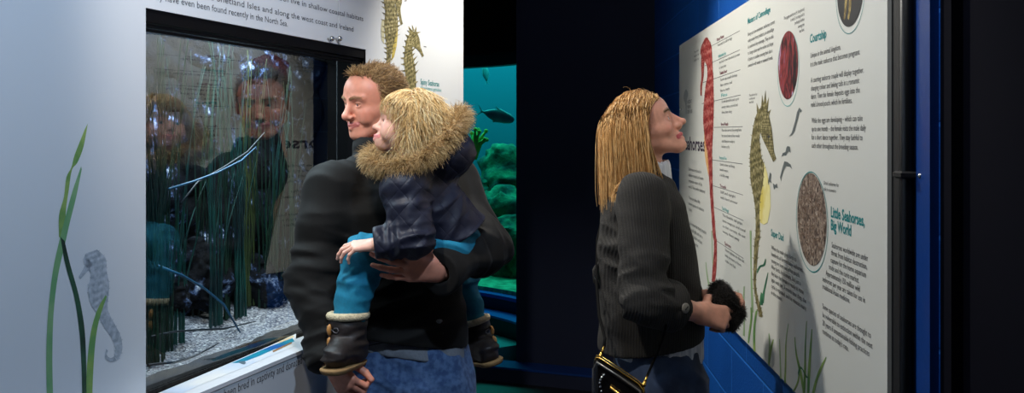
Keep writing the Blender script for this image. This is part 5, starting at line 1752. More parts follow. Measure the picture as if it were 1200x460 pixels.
# soft locks before and over the ear, and a few that reach past the cheek
side = p[(np.abs(p[:, 0]) > .052) & (p[:, 1] < .025) & (p[:, 1] > -.022) & (p[:, 2] < .075)]
side = side[rg2.choice(len(side), min(520, len(side)), replace=False)]
dS = np.stack([np.sign(side[:, 0]) * .5, np.full(len(side), -.15), np.full(len(side), -.6)], 1) + rg2.normal(0, .12, side.shape)
pS = grow(hc, side, dS, rg2.uniform(.10, .17, len(side)), 13, rg2.uniform(.004, .013, len(side)), gd, .2, .28, 22, rg2)
paths = np.concatenate([paths, pS])
# twisted knot at the side of the back of the head
tw = []
for s_ in range(900):
    k = rg2.random() * 6.283; a = rg2.uniform(0, 6.283); rr = .026 * math.sqrt(rg2.random()) + .006
    c0 = np.array([-.058 * (1 if s_ % 5 else .4), .070, .018])
    u = np.linspace(0, 1, 14) * rg2.uniform(2.2, 4.2) + a
    e1, e2, e3 = np.array([.15, .75, .65]), np.array([-.2, -.65, .75]), np.array([-1, .1, 0])
    tube_r = .014 * np.sin(k + u * 2.5)
    q = c0 + np.outer((rr + tube_r * .5) * np.cos(u), e1) + np.outer((rr + tube_r * .5) * np.sin(u), e2) + np.outer(.020 * np.cos(k + u * 2.5), e3)
    tw.append(q)
paths = np.concatenate([paths, np.array(tw)])
paths = (paths * GHs) @ GH.T + GHt
hair_obj('hair', paths, np.full(len(paths), .0011), M['hair_blonde'], girl, rg2)

# quilted coat
def quilt_mat():
    m, N, L, b = new_mat('navy_quilted_nylon')
    tc = N.new('ShaderNodeTexCoord')
    hs = []
    for ang in (math.radians(42), math.radians(-42)):
        mp = N.new('ShaderNodeMapping'); mp.inputs['Rotation'].default_value = (0, ang, 0)
        L.new(tc.outputs['Object'], mp.inputs['Vector'])
        sx = N.new('ShaderNodeSeparateXYZ'); L.new(mp.outputs[0], sx.inputs[0])
        mu = N.new('ShaderNodeMath'); mu.operation = 'MULTIPLY'; mu.inputs[1].default_value = 3.1416 / 0.042; L.new(sx.outputs['X'], mu.inputs[0])
        si = N.new('ShaderNodeMath'); si.operation = 'SINE'; L.new(mu.outputs[0], si.inputs[0])
        ab = N.new('ShaderNodeMath'); ab.operation = 'ABSOLUTE'; L.new(si.outputs[0], ab.inputs[0])
        pw = N.new('ShaderNodeMath'); pw.operation = 'POWER'; pw.inputs[1].default_value = 0.4; L.new(ab.outputs[0], pw.inputs[0])
        hs.append(pw)
    mn = N.new('ShaderNodeMath'); mn.operation = 'MULTIPLY'; L.new(hs[0].outputs[0], mn.inputs[0]); L.new(hs[1].outputs[0], mn.inputs[1])
    n = N.new('ShaderNodeTexNoise'); n.inputs['Scale'].default_value = 70; n.inputs['Detail'].default_value = 3; L.new(tc.outputs['Object'], n.inputs['Vector'])
    ad = N.new('ShaderNodeMath'); ad.operation = 'MULTIPLY_ADD'; ad.inputs[1].default_value = .6; L.new(n.outputs['Fac'], ad.inputs[0]); L.new(mn.outputs[0], ad.inputs[2])
    bp = N.new('ShaderNodeBump'); bp.inputs['Strength'].default_value = .7; bp.inputs['Distance'].default_value = .0025
    L.new(ad.outputs[0], bp.inputs['Height']); L.new(bp.outputs[0], b.inputs['Normal'])
    b.inputs['Base Color'].default_value = rgb(20, 22, 40); b.inputs['Roughness'].default_value = .55
    return m


M['quilt'] = quilt_mat()
cv = Vol((-.50, 1.98, 1.12), (.04, 2.50, 1.62), .0035)
ax = unit(gP - gS)
cv.chain([gN + [.012, 0, -.02], gS, P(506, 250, 2.26), gP + ax * .045], [.055, .088, .094, .098], .03)
cv.chain([gS + [0, -.03, .01], gsL, geL, gwL], [.06, .056, .047, .037], .018)
cv.chain([gS + [0, .03, .01], gsR, geR, gwR], [.06, .050, .044, .036], .018)
# hood lying round the neck and down the back
cv.ell(P(507, 190, 2.25), (.112, .112, .058), .03, R=np.array(Matrix.Rotation(-.42, 3, 'Y')))
cv.ell(P(530, 178, 2.26), (.060, .095, .060), .03)
hcut = P(484, 152, 2.25)
cv.ell(hcut, (.100, .088, .090), .012, True)
cv.wrinkle(folds(ax, 24, 12, .005)); cv.wrinkle(near(folds(geL - gsL, 34, 12, .010, 3), geL + [0, 0, .03], .09)); cv.wrinkle(near(folds(gwL - geL, 44, 14, .008, 6), gwL + [.03, 0, 0], .08))
aG = unit(gwL - geL)
cv.cutbox(gwL + aG * .006, aG, gwL - .07, gwL + .06); cv.cone(gwL - aG * .02, gwL + aG * .05, .025, .028, .003, True)
cv.cutbox(gP + ax * .028, ax + np.array([.0, 0, -.25]), (-.26, 1.98, 1.12), (.04, 2.5, 1.36))
coat = cloth_from(cv, 'coat', M['quilt'], girl); coat['label'] = 'navy quilted hooded coat'
seam(cv, [P(505, 245, 1.9), P(520, 225, 1.9), P(534, 205, 1.9)], 'coat_seam', coat, .0014)
seam(cv, [P(478, 292, 1.95), P(505, 285, 1.95), P(535, 265, 1.95), P(550, 250, 1.95)], 'coat_hem', coat, .0016)
# fur edge of the hood
ring = [P(434, 186, 2.20), P(443, 193, 2.135), P(464, 195, 2.10), P(488, 190, 2.095), P(510, 177, 2.11), P(527, 158, 2.15), P(539, 142, 2.215), P(540, 134, 2.28), P(528, 138, 2.345), P(505, 152, 2.385), P(478, 168, 2.385), P(452, 176, 2.345), P(437, 180, 2.28)]
ring = np.array(ring); nR = 240
t = np.linspace(0, len(ring), nR, endpoint=False); i = t.astype(int); f = (t - i)[:, None]
g4 = [ring[(i + k) % len(ring)] for k in (-1, 0, 1, 2)]
rc = .5 * (2 * g4[1] + (g4[2] - g4[0]) * f + (2 * g4[0] - 5 * g4[1] + 4 * g4[2] - g4[3]) * f ** 2 + (3 * g4[1] - g4[0] - 3 * g4[2] + g4[3]) * f ** 3)
M['fur'] = hair_mat('tan_fur', rgb(120, 90, 52), rgb(182, 146, 94), rgb(222, 194, 142))
M['fur_base'] = mat('tan_fur_base', rgb(140, 108, 66), .9)
mb = MB().tube(list(rc) + [rc[0]], .013, 10, caps=False)
fur = mb.build('fur_trim', M['fur_base'], coat, True); fur['label'] = 'tan fur hood edge'
nF = 9000
k = rg2.integers(0, nR, nF); c = rc[k] + rg2.normal(0, .003, (nF, 3))
tg = rc[(k + 1) % nR] - rc[k - 1]; tg /= np.linalg.norm(tg, axis=1, keepdims=True)
rd = rg2.normal(0, 1, (nF, 3)); rd -= tg * (rd * tg).sum(1, keepdims=True); rd /= np.linalg.norm(rd, axis=1, keepdims=True)
outw = c - (GHt + np.array([.01, 0, -.01])); outw /= np.linalg.norm(outw, axis=1, keepdims=True)
d = rd + .55 * outw + rg2.normal(0, .25, (nF, 3)) + tg * rg2.normal(0, .35, (nF, 1))
clump = np.stack([vnoise(c * 60 + q) for q in (0, 11, 23)], 1)
d = d + .8 * clump
d /= np.linalg.norm(d, axis=1, keepdims=True)
fp = grow(None, c + rd * .010, d, rg2.uniform(.018, .036, nF), 5, np.zeros(nF), np.array([0, 0, -1.0]), .16, .2, 50, rg2)
hair_obj('fur', fp, np.full(nF, .0009), M['fur'], fur, rg2, .2)
# trousers
M['teal_cotton'] = mat('teal_cotton', rgb(10, 116, 146), .85, noise=.12, nscale=120, bump=.3, bscale=500, bdist=.001)
tv = Vol((-.50, 2.0, .92), (.04, 2.76, 1.36), .004)
tv.cone(gP + [-.004, 0, -.012], gP + [.008, .02, -.030], .082, .076, 0).chain([gP + [0, -.03, -.03], ghL, gkL, gaL + (gkL - gaL) * -.02], [.060, .054, .052, .040], .022)
tv.chain([gP + [0, .04, -.03], ghR, gkR, gaR + [0, 0, -.004]], [.062, .056, .046, .042], .022)
tv.wrinkle(folds(gaL - gkL, 26, 11, .007)); tv.wrinkle(near(folds((1, 0, .6), 44, 12, .008, 2), gkL, .08)); tv.wrinkle(near(folds((1, 0, .4), 50, 12, .007, 2), gP + [.04, 0, -.04], .09))
tr = cloth_from(tv, 'trousers', M['teal_cotton'], girl); tr['label'] = 'teal blue trousers'
seam(tv, [P(420, 285, 1.95), P(413, 318, 1.95), P(405, 355, 1.95)], 'trouser_seam', tr, .0012, mat('teal_seam', rgb(6, 84, 108), .8))
# boots
M['boot'] = mat('dark_boot_leather', rgb(30, 22, 20), .55, noise=.3, nscale=60, bump=.4, bscale=90, bdist=.002)
M['fleece'] = mat('cream_fleece', rgb(206, 190, 156), .95, noise=.15, nscale=120, bump=1, bscale=260, bdist=.004)
M['toggle'] = mat('wooden_toggle', rgb(176, 124, 66), .5, noise=.15, nscale=60)
M['boot_sole'] = mat('tan_boot_sole', rgb(150, 118, 76), .8)
M['cord'] = mat('grey_cord', rgb(84, 80, 84), .7)


def boot(top, ank, toe, lab, tog_side):
    top, ank, toe = (np.array(q, float) for q in (top, ank, toe))
    a = unit(ank - top); f = unit(toe - ank)
    fl = f - a * f.dot(a) * .6; fl = unit(fl)
    lo = np.min([top, ank, toe], 0) - .10; hi = np.max([top, ank, toe], 0) + .10
    v = Vol(lo, hi, .0035)
    v.chain([top, ank], [.049, .045], 0).cone(ank + a * .012, ank + fl * .075 + a * .020, .042, .034, .02).cone(ank - fl * .012 + a * .02, ank + a * .02, .042, .042, .01)
    v.wrinkle(folds(a, 40, 14, .005, 3))
    v.cutbox(top, -a, top - .08, top + .08)
    sp = ank + a * .046
    v.cutbox(sp, a, sp - .13, sp + .13)
    b_ = cloth_from(v, 'boot', M['boot'], girl); b_['label'] = lab
    s = Vol(lo, hi + .0, .0035)
    s.cone(ank + a * .030 - fl * .014, ank + fl * .080 + a * .034, .048, .040, 0)
    s.cutbox(sp, -a, sp - .14, sp + .14); s.cutbox(sp + a * .016, a, sp - .16, sp + .16)
    cloth_from(s, 'sole', M['boot_sole'], b_)
    # fleece cuff
    e1 = unit(np.cross(a, [0, 1, 0])); e2 = np.cross(a, e1)
    rr = [top + .047 * (math.cos(q) * e1 + math.sin(q) * e2) for q in np.linspace(0, 2 * math.pi, 37)]
    MB().tube(rr, .0105, 9, caps=False).build('fleece_cuff', M['fleece'], b_, True)
    # toggles on loops of cord
    ts = unit(tog_side)
    lat = unit(np.cross(a, ts))
    for h in (.030, .062):
        c = top + a * h + ts * .0490
        MB().ball((0, 0, 0), 1, 12, 8)
        mbt = MB().tube([c - a * .014 + ts * .004, c - a * .009 + ts * .006, c + ts * .007, c + a * .009 + ts * .006, c + a * .014 + ts * .004], [.0025, .0055, .0065, .0055, .0025], 10)
        mbt.build('toggle', M['toggle'], b_, True)
        for sd in (-1, 1):
            q = [c + lat * sd * u + ts * (.004 - 8.5 * u * u) + a * .006 * math.sin(w) for u, w in ((.0, 0), (.010, 0), (.018, 1.2), (.026, 1.6), (.030, 0), (.026, -1.6), (.018, -1.2), (.010, 0))]
            MB().tube(q, .0016, 5).build('cord_loop', M['cord'], b_, True)


boot(P(408, 369, 2.155), P(408, 402, 2.150), P(398, 408, 2.10), 'dark boot in front of the man with cream fleece cuff', (-.75, -.66, 0))
boot(P(554, 376, 2.585), P(561, 402, 2.58), P(575, 408, 2.48), 'dark boot at the man\'s far side with cream fleece cuff', (.95, -.3, .1))
SHIFT[0] = 0.0

# ------------------------------------------------------------------ the woman reading the panel
rg3 = np.random.default_rng(303)
WH_ = rot(80, 23, 0); WHs = 0.90; WHt = P(754.5, 149.5, 2.45)
wv, wlm = head_vol(.002, 'woman', open_=.0035)
wV, wQ = wv.mesh()


def woman_scalp(V):
    z = np.interp(V[:, 1], [-.1, -.066, -.05, -.03, -.01, .02, .05, .1], [.074, .072, .058, .02, -.015, -.02, -.06, -.075])
    return (V[:, 2] > z) & ~((np.abs(V[:, 0]) > .078) & (V[:, 2] < .03))


wcol = face_cols(wV, wlm, SKIN['woman'], rgb(178, 72, 78), rgb(156, 110, 62), woman_scalp, rgb(120, 86, 54), rgb(216, 132, 112))
wW = (wV * WHs) @ WH_.T + WHt
wN0, wN1 = P(752, 178, 2.45), P(746, 216, 2.45)
wsR, weR, wwR = P(752, 232, 2.29), P(757, 350, 2.19), P(818, 366, 2.29)
wsL, weL, wwL = P(752, 230, 2.61), P(772, 345, 2.68), P(822, 350, 2.47)
whip = np.array([.425, 2.45, .90])
bv = Vol((.20, 2.08, -.02), (.74, 2.85, 1.60), .009)
bv.chain([wN0, wN1], [.040, .044], .02).cone(wN1 + [0, 0, -.04], whip, .07, .085, .05)
bv.chain([wN1 + [0, 0, -.04], wsR, weR], [.05, .036, .032], .03).chain([wN1 + [0, 0, -.04], wsL, weL, wwL], [.05, .036, .032, .024], .03)
for s in (-1, 1): bv.chain([whip + [0, s * .07, -.05], whip + [.02, s * .085, -.44], whip + [.0, s * .085, -.84], whip + [.10, s * .09, -.865]], [.075, .055, .034, .026], .03)
bV, bQ = bv.mesh()
tips = []
hv = Vol(np.minimum(weR, wwR) + [-.02, -.06, -.10], wwR + [.20, .16, .10], .0024)
hv.chain([weR + (wwR - weR) * .3, wwR], [.034, .0245], .01)
fW = unit([.90, .34, -.26])
hand(hv, wwR + fW * .008, fW, (.10, -.92, .38), True, ((.55, .85, .5), (.7, 1.0, .6), (.8, 1.05, .6), (.85, 1.05, .6)), ((.45, .75, -.35), (.8, .35, -.5), (.8, .1, -.5)), .88, tips=tips, back=wwR - weR)
h1V, h1Q = hv.mesh(); c1 = hand_cols(h1V, SKIN['woman'], rgb(212, 130, 116), tips)
tips = []
hv = Vol(wwL + [-.10, -.16, -.12], wwL + [.20, .12, .12], .0028)
fW2 = unit([.90, -.40, .05])
hand(hv, wwL + fW2 * .005, fW2, (.3, .8, .5), False, ((.5, .7, .4), (.6, .8, .5), (.7, .9, .5), (.8, .9, .5)), ((.5, .7, -.4), (.9, .2, -.4), (1, 0, -.3)), .86, tips=tips, back=wwL - weL)
h2V, h2Q = hv.mesh(); c2 = hand_cols(h2V, SKIN['woman'], rgb(212, 130, 116), tips)
V, F, C = join([(wW, wQ, wcol), (bV, bQ, np.tile(SKIN['woman'][:3], (len(bV), 1))), (h1V, h1Q, c1), (h2V, h2Q, c2)])
woman = mk('person', V, F, M['skin'], None, True, C)
tag(woman, 'woman with shoulder length blonde hair in a dark ribbed coat, looking up at the panel', 'person')
eyes(wlm, WH_, WHt, WHs, (0, -1, .05), rgb(90, 110, 120), woman)
M['hair_honey'] = hair_mat('honey_blonde_hair', rgb(134, 94, 50), rgb(206, 156, 94), rgb(244, 208, 148))
# collision body: head, neck and shoulders in head space
inv = lambda q: ((np.array(q) - WHt) @ WH_) / WHs
hc = Vol((-.26, -.22, -.36), (.26, .26, .15), .007)
hc.ell((0, .006, .030), (.079, .092, .092), 0).ell((0, -.032, .0), (.062, .058, .075), .03).chain([inv(wN0), inv(wN1)], [.052, .056], .02)
hc.chain([inv(wN1 + [.0, -.10, -.045]), inv(wN1 + [.0, .10, -.045])], [.082, .082], .03).chain([inv(P(748, 240, 2.45)), inv(P(752, 330, 2.45))], [.100, .11], .03)
gd = WH_.T @ np.array([.10, 0, -1.0])
p, nn = scalp_roots(wV, wQ, woman_scalp(wV), 5200, rg3)
part = np.array([.018, 0, .11])
side = np.where(p[:, 0] < part[0] + .002, -1.0, 1.0)
d = nn * .18 + np.stack([side * .75, np.where(p[:, 1] < -.03, .40, .22), np.full(len(p), .1)], 1) + rg3.normal(0, .06, p.shape)
top = np.clip((p[:, 2] - .02) / .09, 0, 1)
rootw = (p * WHs) @ WH_.T + WHt
zend = np.interp(rootw[:, 0], [.30, .36, .42, .46], [1.385, 1.405, 1.45, 1.475])
ln = ((rootw[:, 2] - zend) * 1.03 + .02) / WHs + rg3.normal(0, .014, len(p))
gw = [.22, .40, .55] + [.7] * 20
paths = grow(hc, p, d, ln, 20, rg3.uniform(.002, .011, len(p)), gd + np.array([0, .02, 0]), gw, .13, 12, rg3)
# gather the hair that would hang over the face back behind the cheek
kz = np.linspace(0, 1, paths.shape[1])[None, :, None]
lim = np.interp(paths[..., 2], [-.2, -.06, 0, .03, .06, .075], [.012, .004, -.012, -.028, -.052, -.2])
face = np.clip((lim - paths[..., 1]) / .02, 0, 1)
paths[..., 1] += face * (lim - paths[..., 1]) * .92
wild = grow(hc, p[:70], nn[:70] * .25 + d[:70] + rg3.normal(0, .2, (70, 3)), rg3.uniform(.02, .05, 70), 20, np.full(70, .004), gd, .12, .25, 20, rg3)
paths = np.concatenate([paths, wild])
paths = (paths * WHs) @ WH_.T + WHt
hair_obj('hair', paths, np.concatenate([np.full(len(p), .0012), np.full(70, .0005)]), M['hair_honey'], woman, rg3)
brows(wv, 90, ((.012, -.096, .0185), (.030, -.0915, .0255), (.049, -.077, .0195)), .0010, .007, lambda q: (q * WHs) @ WH_.T + WHt, .0004, hair_mat('brow_brown', rgb(90, 62, 36), rgb(120, 84, 50), rgb(150, 110, 70)), woman, rg3)


# ribbed coat
def rib_mat():
    m, N, L, b = new_mat('dark_ribbed_wool')
    tc = N.new('ShaderNodeTexCoord'); sx = N.new('ShaderNodeSeparateXYZ'); L.new(tc.outputs['Object'], sx.inputs[0])
    ad = N.new('ShaderNodeMath'); ad.operation = 'MULTIPLY_ADD'; ad.inputs[1].default_value = .12; L.new(sx.outputs['Y'], ad.inputs[0]); L.new(sx.outputs['X'], ad.inputs[2])
    mu = N.new('ShaderNodeMath'); mu.operation = 'MULTIPLY'; mu.inputs[1].default_value = 6.2832 / .0068; L.new(ad.outputs[0], mu.inputs[0])
    si = N.new('ShaderNodeMath'); si.operation = 'SINE'; L.new(mu.outputs[0], si.inputs[0])
    n = N.new('ShaderNodeTexNoise'); n.inputs['Scale'].default_value = 260; L.new(tc.outputs['Object'], n.inputs['Vector'])
    a2 = N.new('ShaderNodeMath'); a2.operation = 'MULTIPLY_ADD'; a2.inputs[1].default_value = 2.2; L.new(n.outputs['Fac'], a2.inputs[0]); L.new(si.outputs[0], a2.inputs[2])
    bp = N.new('ShaderNodeBump'); bp.inputs['Strength'].default_value = .4; bp.inputs['Distance'].default_value = .0025
    L.new(a2.outputs[0], bp.inputs['Height']); L.new(bp.outputs[0], b.inputs['Normal'])
    mr = N.new('ShaderNodeMapRange'); mr.inputs[1].default_value = -1; mr.inputs[2].default_value = 2.4; L.new(a2.outputs[0], mr.inputs[0])
    mx = N.new('ShaderNodeMix'); mx.data_type = 'RGBA'; mx.inputs[6].default_value = rgb(16, 15, 14); mx.inputs[7].default_value = rgb(38, 36, 33)
    L.new(mr.outputs[0], mx.inputs[0]); L.new(mx.outputs[2], b.inputs['Base Color'])
    b.inputs['Roughness'].default_value = .9
    return m


M['rib'] = rib_mat()
cX = lambda px: (px - 600) / 1000 * 2.45
cv = Vol((.18, 2.06, .90), (.72, 2.86, 1.58), .0045)
cv.loft([(.90, cX(763), 2.45, .146, .172, 0), (1.03, cX(763), 2.45, .146, .166, 0), (1.15, cX(760), 2.45, .142, .166, 0), (1.28, cX(756), 2.45, .130, .170, 0),
         (1.38, cX(752), 2.45, .116, .155, 0), (1.44, cX(750), 2.45, .092, .115, 0), (1.48, cX(750), 2.45, .062, .070, 0)], .02, n=2.3)
cv.chain([wN1 + [0, -.02, -.035], wsR], [.055, .062], .04).chain([wN1 + [0, .02, -.035], wsL], [.055, .062], .04)
weRc = weR + (wwR - weR) * .50; weLc = weL + (wwL - weL) * .70
aW = unit(weRc - weR); aWL = unit(weLc - weL)
sl = cv.like()
sl.chain([wsR, weR, weRc], [.068, .058, .058], .025).chain([wsL, weL, weLc], [.068, .058, .056], .025)
sl.cutbox(weRc + aW * .002, aW, weRc - .09, weRc + [.12, .12, .12]); sl.cone(weRc - aW * .04, weRc + aW * .06, .042, .050, .003, True)
sl.cutbox(weLc + aWL * .002, aWL, weLc - .09, weLc + [.12, .12, .12])
cv.merge(sl, .018)
# open turned-down collar
cv.chain([P(738, 214, 2.40), P(760, 206, 2.37), P(782, 216, 2.40), P(793, 240, 2.42)], [.014, .016, .016, .010], .012)
cv.cone(wN0 + [.01, 0, .02], wN1 + [.01, 0, -.05], .050, .046, .01, True)
cv.wrinkle(folds((.3, .3, 1), 10, 6, .005)); cv.wrinkle(near(folds(weR - wsR, 28, 9, .010, 3), weR, .12)); cv.wrinkle(near(folds((.4, 0, 1), 20, 8, .008, 2), P(725, 330, 2.33), .2))
cv.cutbox((cX(728), 2.45, .976), unit([.15, 0, -1]), (.18, 2.06, .88), (.72, 2.86, 1.06))
wc = cloth_from(cv, 'coat', M['rib'], woman); wc['label'] = 'dark ribbed wool coat'
seam(cv, [P(716, 226, 1.95), P(742, 240, 1.95), P(756, 262, 1.95), P(752, 300, 1.95)], 'shoulder_seam', wc, .0016)
seam(cv, [P(745, 216, 1.95), P(728, 222, 1.95), P(708, 236, 1.95)], 'collar_seam', wc, .0016)
# turned-back cuff with a button
e1 = unit(np.cross(aW, [0, 0, 1])); e2 = np.cross(aW, e1)
qf = []
mb = MB()
prof = [(-.052, .060), (-.050, .066), (.0, .0655), (.004, .062), (.001, .052), (-.01, .048)]
for i in range(len(prof)):
    for k in range(28):
        a = 2 * math.pi * k / 28
        rr_ = prof[i][1] * (1 + .03 * math.sin(3 * a + 1))
        mb.v.append(tuple(weRc + aW * prof[i][0] + rr_ * (math.cos(a) * e1 + math.sin(a) * e2)))
for i in range(len(prof) - 1):
    for k in range(28): mb.f.append([i * 28 + k, i * 28 + (k + 1) % 28, (i + 1) * 28 + (k + 1) % 28, (i + 1) * 28 + k])
cuff = mb.build('cuff', M['rib'], wc, True)
nb = np.array([.30, -1, .12]); nb = unit(nb - aW * nb.dot(aW)); bp_ = weRc - aW * .022 + nb * .055; t1 = unit(np.cross(nb, [0, 0, 1])); t2 = np.cross(nb, t1)
M['button'] = mat('horn_button', rgb(120, 116, 108), .3)
c0_ = bp_ + nb * .012
mb = MB().tube([c0_, c0_ + nb * .003, c0_ + nb * .005], [.013, .013, .0105], 18)
mb.build('button', M['button'], wc, True)
MB().tube([c0_ + nb * .006 - t1 * .005 - t2 * .004, c0_ + nb * .006 + t1 * .005 + t2 * .004], .0016, 6).build('button_thread', M['seam'], wc)
# back strap of the coat with its ring
q = [P(703, 305, 2.42), P(697, 316, 2.42), P(698, 330, 2.42), P(704, 338, 2.42)]
MB().tube(q, [.010, .014, .014, .009], 8, flat=.5).build('half_belt', M['rib'], wc, True)
rc_ = P(699, 324, 2.405); MB().tube([rc_ + .009 * np.array([.5 * math.cos(a), -.6 * math.cos(a), math.sin(a)]) for a in np.linspace(0, 6.283, 19)], .002, 6, caps=False).build('belt_ring', M['chrome'], wc, True)
# white shirt: collar and hem
M['white_shirt'] = mat('white_striped_shirt', rgb(214, 216, 220), .8, col2=rgb(176, 182, 192), nscale=90, stretch=(1, 1, .1))
sv = Vol((.22, 2.2, .86), (.66, 2.7, 1.56), .005)
sv.loft([(.94, cX(768), 2.45, .128, .150, 0), (1.06, cX(766), 2.45, .130, .155, 0)], 0)
sv.wrinkle(folds((1, .6, .1), 34, 9, .004)); sv.cut((cX(770), 2.45, .952), unit([-.05, 0, -1]))
sh = cloth_from(sv, 'shirt', M['white_shirt'], woman); sh['label'] = 'white shirt hem below the coat'
sv = Vol((.26, 2.3, 1.36), (.56, 2.6, 1.56), .004)
sv.cone(P(763, 197, 2.45), P(764, 222, 2.45), .056, .060, 0); sv.cone(P(761, 186, 2.45), P(764, 224, 2.45), .051, .052, .004, True)
sh = cloth_from(sv, 'shirt_collar', M['white_shirt'], woman); sh['label'] = 'white shirt collar'
# jeans
tv = Vol((.22, 2.16, .03), (.68, 2.76, 1.03), .006)
tv.loft([(.80, .430, 2.45, .128, .172, 0), (.88, .425, 2.45, .126, .172, 0), (.95, .420, 2.45, .120, .158, 0), (1.0, .418, 2.45, .118, .15, 0)], .02)
for s in (-1, 1): tv.chain([whip + [.010, s * .080, -.06], whip + [.045, s * .085, -.44], whip + [.0, s * .085, -.82]], [.098, .066, .048], .03)
tv.wrinkle(folds((1, .3, 1.2), 20, 9, .006, 4)); tv.cut((0, 0, .07), (0, 0, -1)); tv.cut((cX(770), 2.45, .985), (0, 0, 1))
tj = cloth_from(tv, 'jeans', M['denim_dark'], woman); tj['label'] = 'dark blue jeans with a worn pale patch'
seam(tv, [P(792, 416, 1.95), P(797, 438, 1.95), P(806, 470, 1.95)], 'side_seam', tj, .0018, SEAMD)
seam(tv, [P(796, 420, 1.95), P(802, 430, 1.95), P(812, 432, 1.95), P(822, 424, 1.95)], 'pocket_seam', tj, .0018, mat('pale_stitch', rgb(120, 132, 150), .8))
seam(tv, [P(735, 432, 1.95), P(760, 428, 1.95), P(792, 424, 1.95)], 'waistband_seam', tj, .0016, SEAMD)
pt_ = surf_path(tv, [P(725, 416, 1.95), P(728, 430, 1.95)], .002, 6)
MB().tube(list(pt_), [.006, .010, .011, .010, .008, .005], 8, flat=.4).build('worn_patch', mat('worn_denim', rgb(150, 176, 204), .9, noise=.3, nscale=120), tj, True)
for px, py in ((795, 421), (795, 439)):
    a = surf_path(tv, [P(px, py, 1.95), P(px + .5, py, 1.95)], .001, 2)[0]
    MB().ball(a, .0035, 8, 6).build('rivet', mat('copper_rivet', rgb(180, 130, 80), .3, metal=1), tj, True)
for s in (-1, 1): shoe('shoe', woman, whip + [0, s * .085, 0], (1, s * .1), .26)

# ------------------------------------------------------------------ black furry hat rolled up in her hands
M['black_fur'] = hair_mat('black_fur_strands', rgb(16, 15, 15), rgb(34, 31, 30), rgb(64, 58, 52))
M['black_fur_base'] = mat('black_fur_base', rgb(18, 17, 17), .95)
SHIFT[0] = -0.065
hcn = P(851, 354, 2.44)
fv = Vol(hcn - .12, hcn + .12, .0035)
u_ = unit(P(862, 372, 2.44) - P(843, 338, 2.44))
a0, a1 = P(843, 341, 2.47), P(858, 371, 2.45)
b0, b1 = P(849, 346, 2.425), P(863, 366, 2.445)
fv.cone(a0, a1, .026, .024, 0).cone(P(840, 352, 2.425), P(856, 378, 2.43), .024, .020, .006).cone(b0, b1, .022, .022, .006)
SHIFT[0] = 0.0
fV, fQ = fv.mesh()
hat = mk('fur_hat', fV, fQ, M['black_fur_base'], None, True)
tag(hat, 'black furry hat rolled up and held in the woman\'s hands', 'hat')
p, nn = scalp_roots(fV, fQ, np.ones(len(fV), bool), 6000, rg3)
d = nn + rg3.normal(0, .5, p.shape); d /= np.linalg.norm(d, axis=1, keepdims=True)
fp = grow(None, p, d, rg3.uniform(.006, .014, len(p)), 4, np.zeros(len(p)), np.array([.2, 0, -1.0]), .15, .3, 70, rg3)
hair_obj('fur', fp, np.full(len(p), .0007), M['black_fur'], hat, rg3, .25)

# ------------------------------------------------------------------ her handbag
M['patent'] = mat('black_patent_leather', rgb(12, 11, 12), .18, bump=.15, bscale=40, bdist=.002)
M['gold'] = mat('gold_metal', rgb(212, 170, 86), .25, metal=1.0)
M['zip_tape'] = mat('black_zip_tape', rgb(20, 19, 18), .8)
GY = 2.19
o0 = P(694, 417, GY); o1 = P(754, 455, GY)              # top edge, far and near corner
ex = unit(o1 - o0 + np.array([0, -.03, 0])); ey = unit(np.array([.25, 1.0, .0]) - ex * np.dot(ex, [.25, 1.0, .0])); ez = unit(np.cross(ex, ey))
Wd, Hd, Dd = np.linalg.norm(o1 - o0), .17, .075
B = lambda x, y, z: o0 + ex * x + ey * y + UP * z
Bo = lambda x, y, z: o0 + ex * x + ey * y + ez * z
bc = Bo(Wd / 2, Dd / 2, -Hd / 2)
bgv = Vol(bc - .18, bc + .18, .0035)
# soft rounded-box body
def bagfn(X, Y, Z):
    q = [(X - bc[0]) * e[0] + (Y - bc[1]) * e[1] + (Z - bc[2]) * e[2] for e in (ex, ey, ez)]
    r = .020
    d = [np.abs(q[0]) - (Wd / 2 - r), np.abs(q[1]) - (Dd / 2 * (1.0 - .25 * (q[2] / Hd * 2)) - r), np.abs(q[2]) - (Hd / 2 - r)]
    out = np.sqrt(sum(np.maximum(k, 0) ** 2 for k in d)); ins = np.minimum(np.maximum(np.maximum(d[0], d[1]), d[2]), 0)
    return out + ins - r
bgv.op(bagfn, bc - .17, bc + .17, 0)
bgv.wrinkle(lambda p: .002 * vnoise(p * 30), .02)
bgV, bgQ = bgv.mesh()
bgV = bgV + np.outer((bgV - o0) @ ez, UP - ez)
bag = mk('handbag', bgV, bgQ, M['patent'], None, True)
tag(bag, 'small black patent handbag with gold zip hanging at the woman\'s hip', 'handbag')
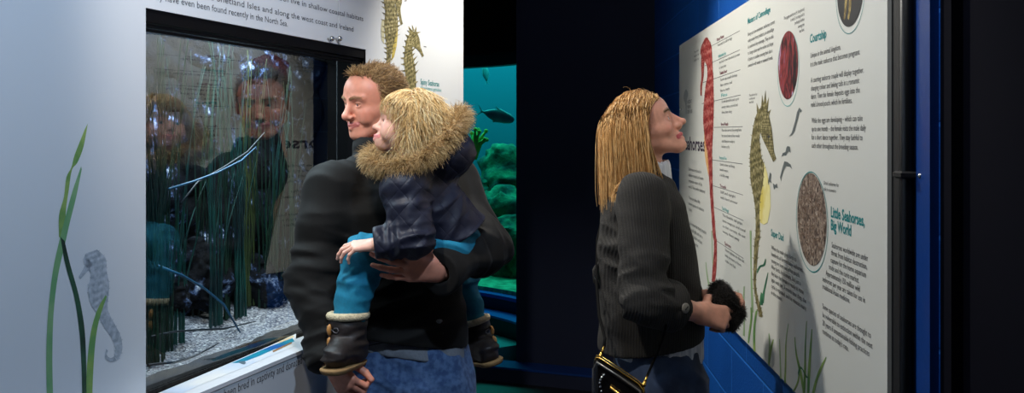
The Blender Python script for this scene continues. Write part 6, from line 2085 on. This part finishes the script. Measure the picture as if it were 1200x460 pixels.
for yy in (.020, .040):
    MB().tube([B(.004, yy, -.03), B(.008, yy, -.004), B(.02, yy, .002), B(Wd * .5, yy, .003), B(Wd - .02, yy, .002), B(Wd - .006, yy, -.006), B(Wd + .0, yy, -.04)], .0028, 6).build('zip', M['gold'], bag, True)
MB().tube([B(.006, .030, -.02), B(.02, .030, .001), B(Wd * .5, .030, .002), B(Wd - .02, .030, .001)], .007, 8, flat=.4).build('zip_tape', M['zip_tape'], bag, True)
# edge piping with fine beading, front pocket bar and stud curve
MB().tube([B(.002, -.004, -.14), B(.003, -.003, -.03), B(.014, -.001, -.006), B(Wd * .5, -.002, -.004), B(Wd - .014, -.001, -.006), B(Wd, -.003, -.03)], .0022, 6).build('piping', mat('silver_bead', rgb(150, 146, 140), .3, metal=.8), bag, True)
MB().tube([B(.055, -.008, -.045), B(.10, -.008, -.047), B(.150, -.008, -.05)], .0036, 8).build('pocket_zip', M['gold'], bag, True)
for k in range(7):
    a = k / 6
    MB().ball(B(.036 - .012 * math.sin(a * 3.0), -.006, -.025 - .055 * a), .0032, 8, 6).build('stud', mat('stud_steel', rgb(220, 220, 215), .15, metal=1) if k == 0 else bpy.data.materials['stud_steel'], bag, True)
def clasp(c, d):
    mb = MB().tube([c, c + d * .012], .0045, 8).tube([c + d * .012, c + d * .030], .0032, 8)
    mb.ball(c, .006, 10, 7)
    return mb.build('clasp', M['gold'], bag, True)
s0 = B(.020, .03, .004); s1 = B(Wd - .004, .03, .006)
up0 = unit(P(712, 396, 2.25) - s0)
clasp(s0, up0); clasp(s1, unit(P(766, 420, 2.25) - s1))
M['strap'] = mat('black_strap', rgb(10, 10, 10), .8, spec=.1)
MB().tube([s0 + up0 * .03, P(709, 396, 2.25), P(702, 370, 2.31), P(699, 330, 2.38), P(700, 280, 2.46), P(712, 232, 2.52), P(738, 205, 2.58)], .0045, 6, flat=.5).build('strap', M['strap'], bag, True)
MB().tube([s1 + unit(P(766, 420, 2.25) - s1) * .03, P(767, 420, 2.24), P(776, 398, 2.2), P(781, 380, 2.16)], .0040, 6, flat=.5).build('strap', M['strap'], bag, True)
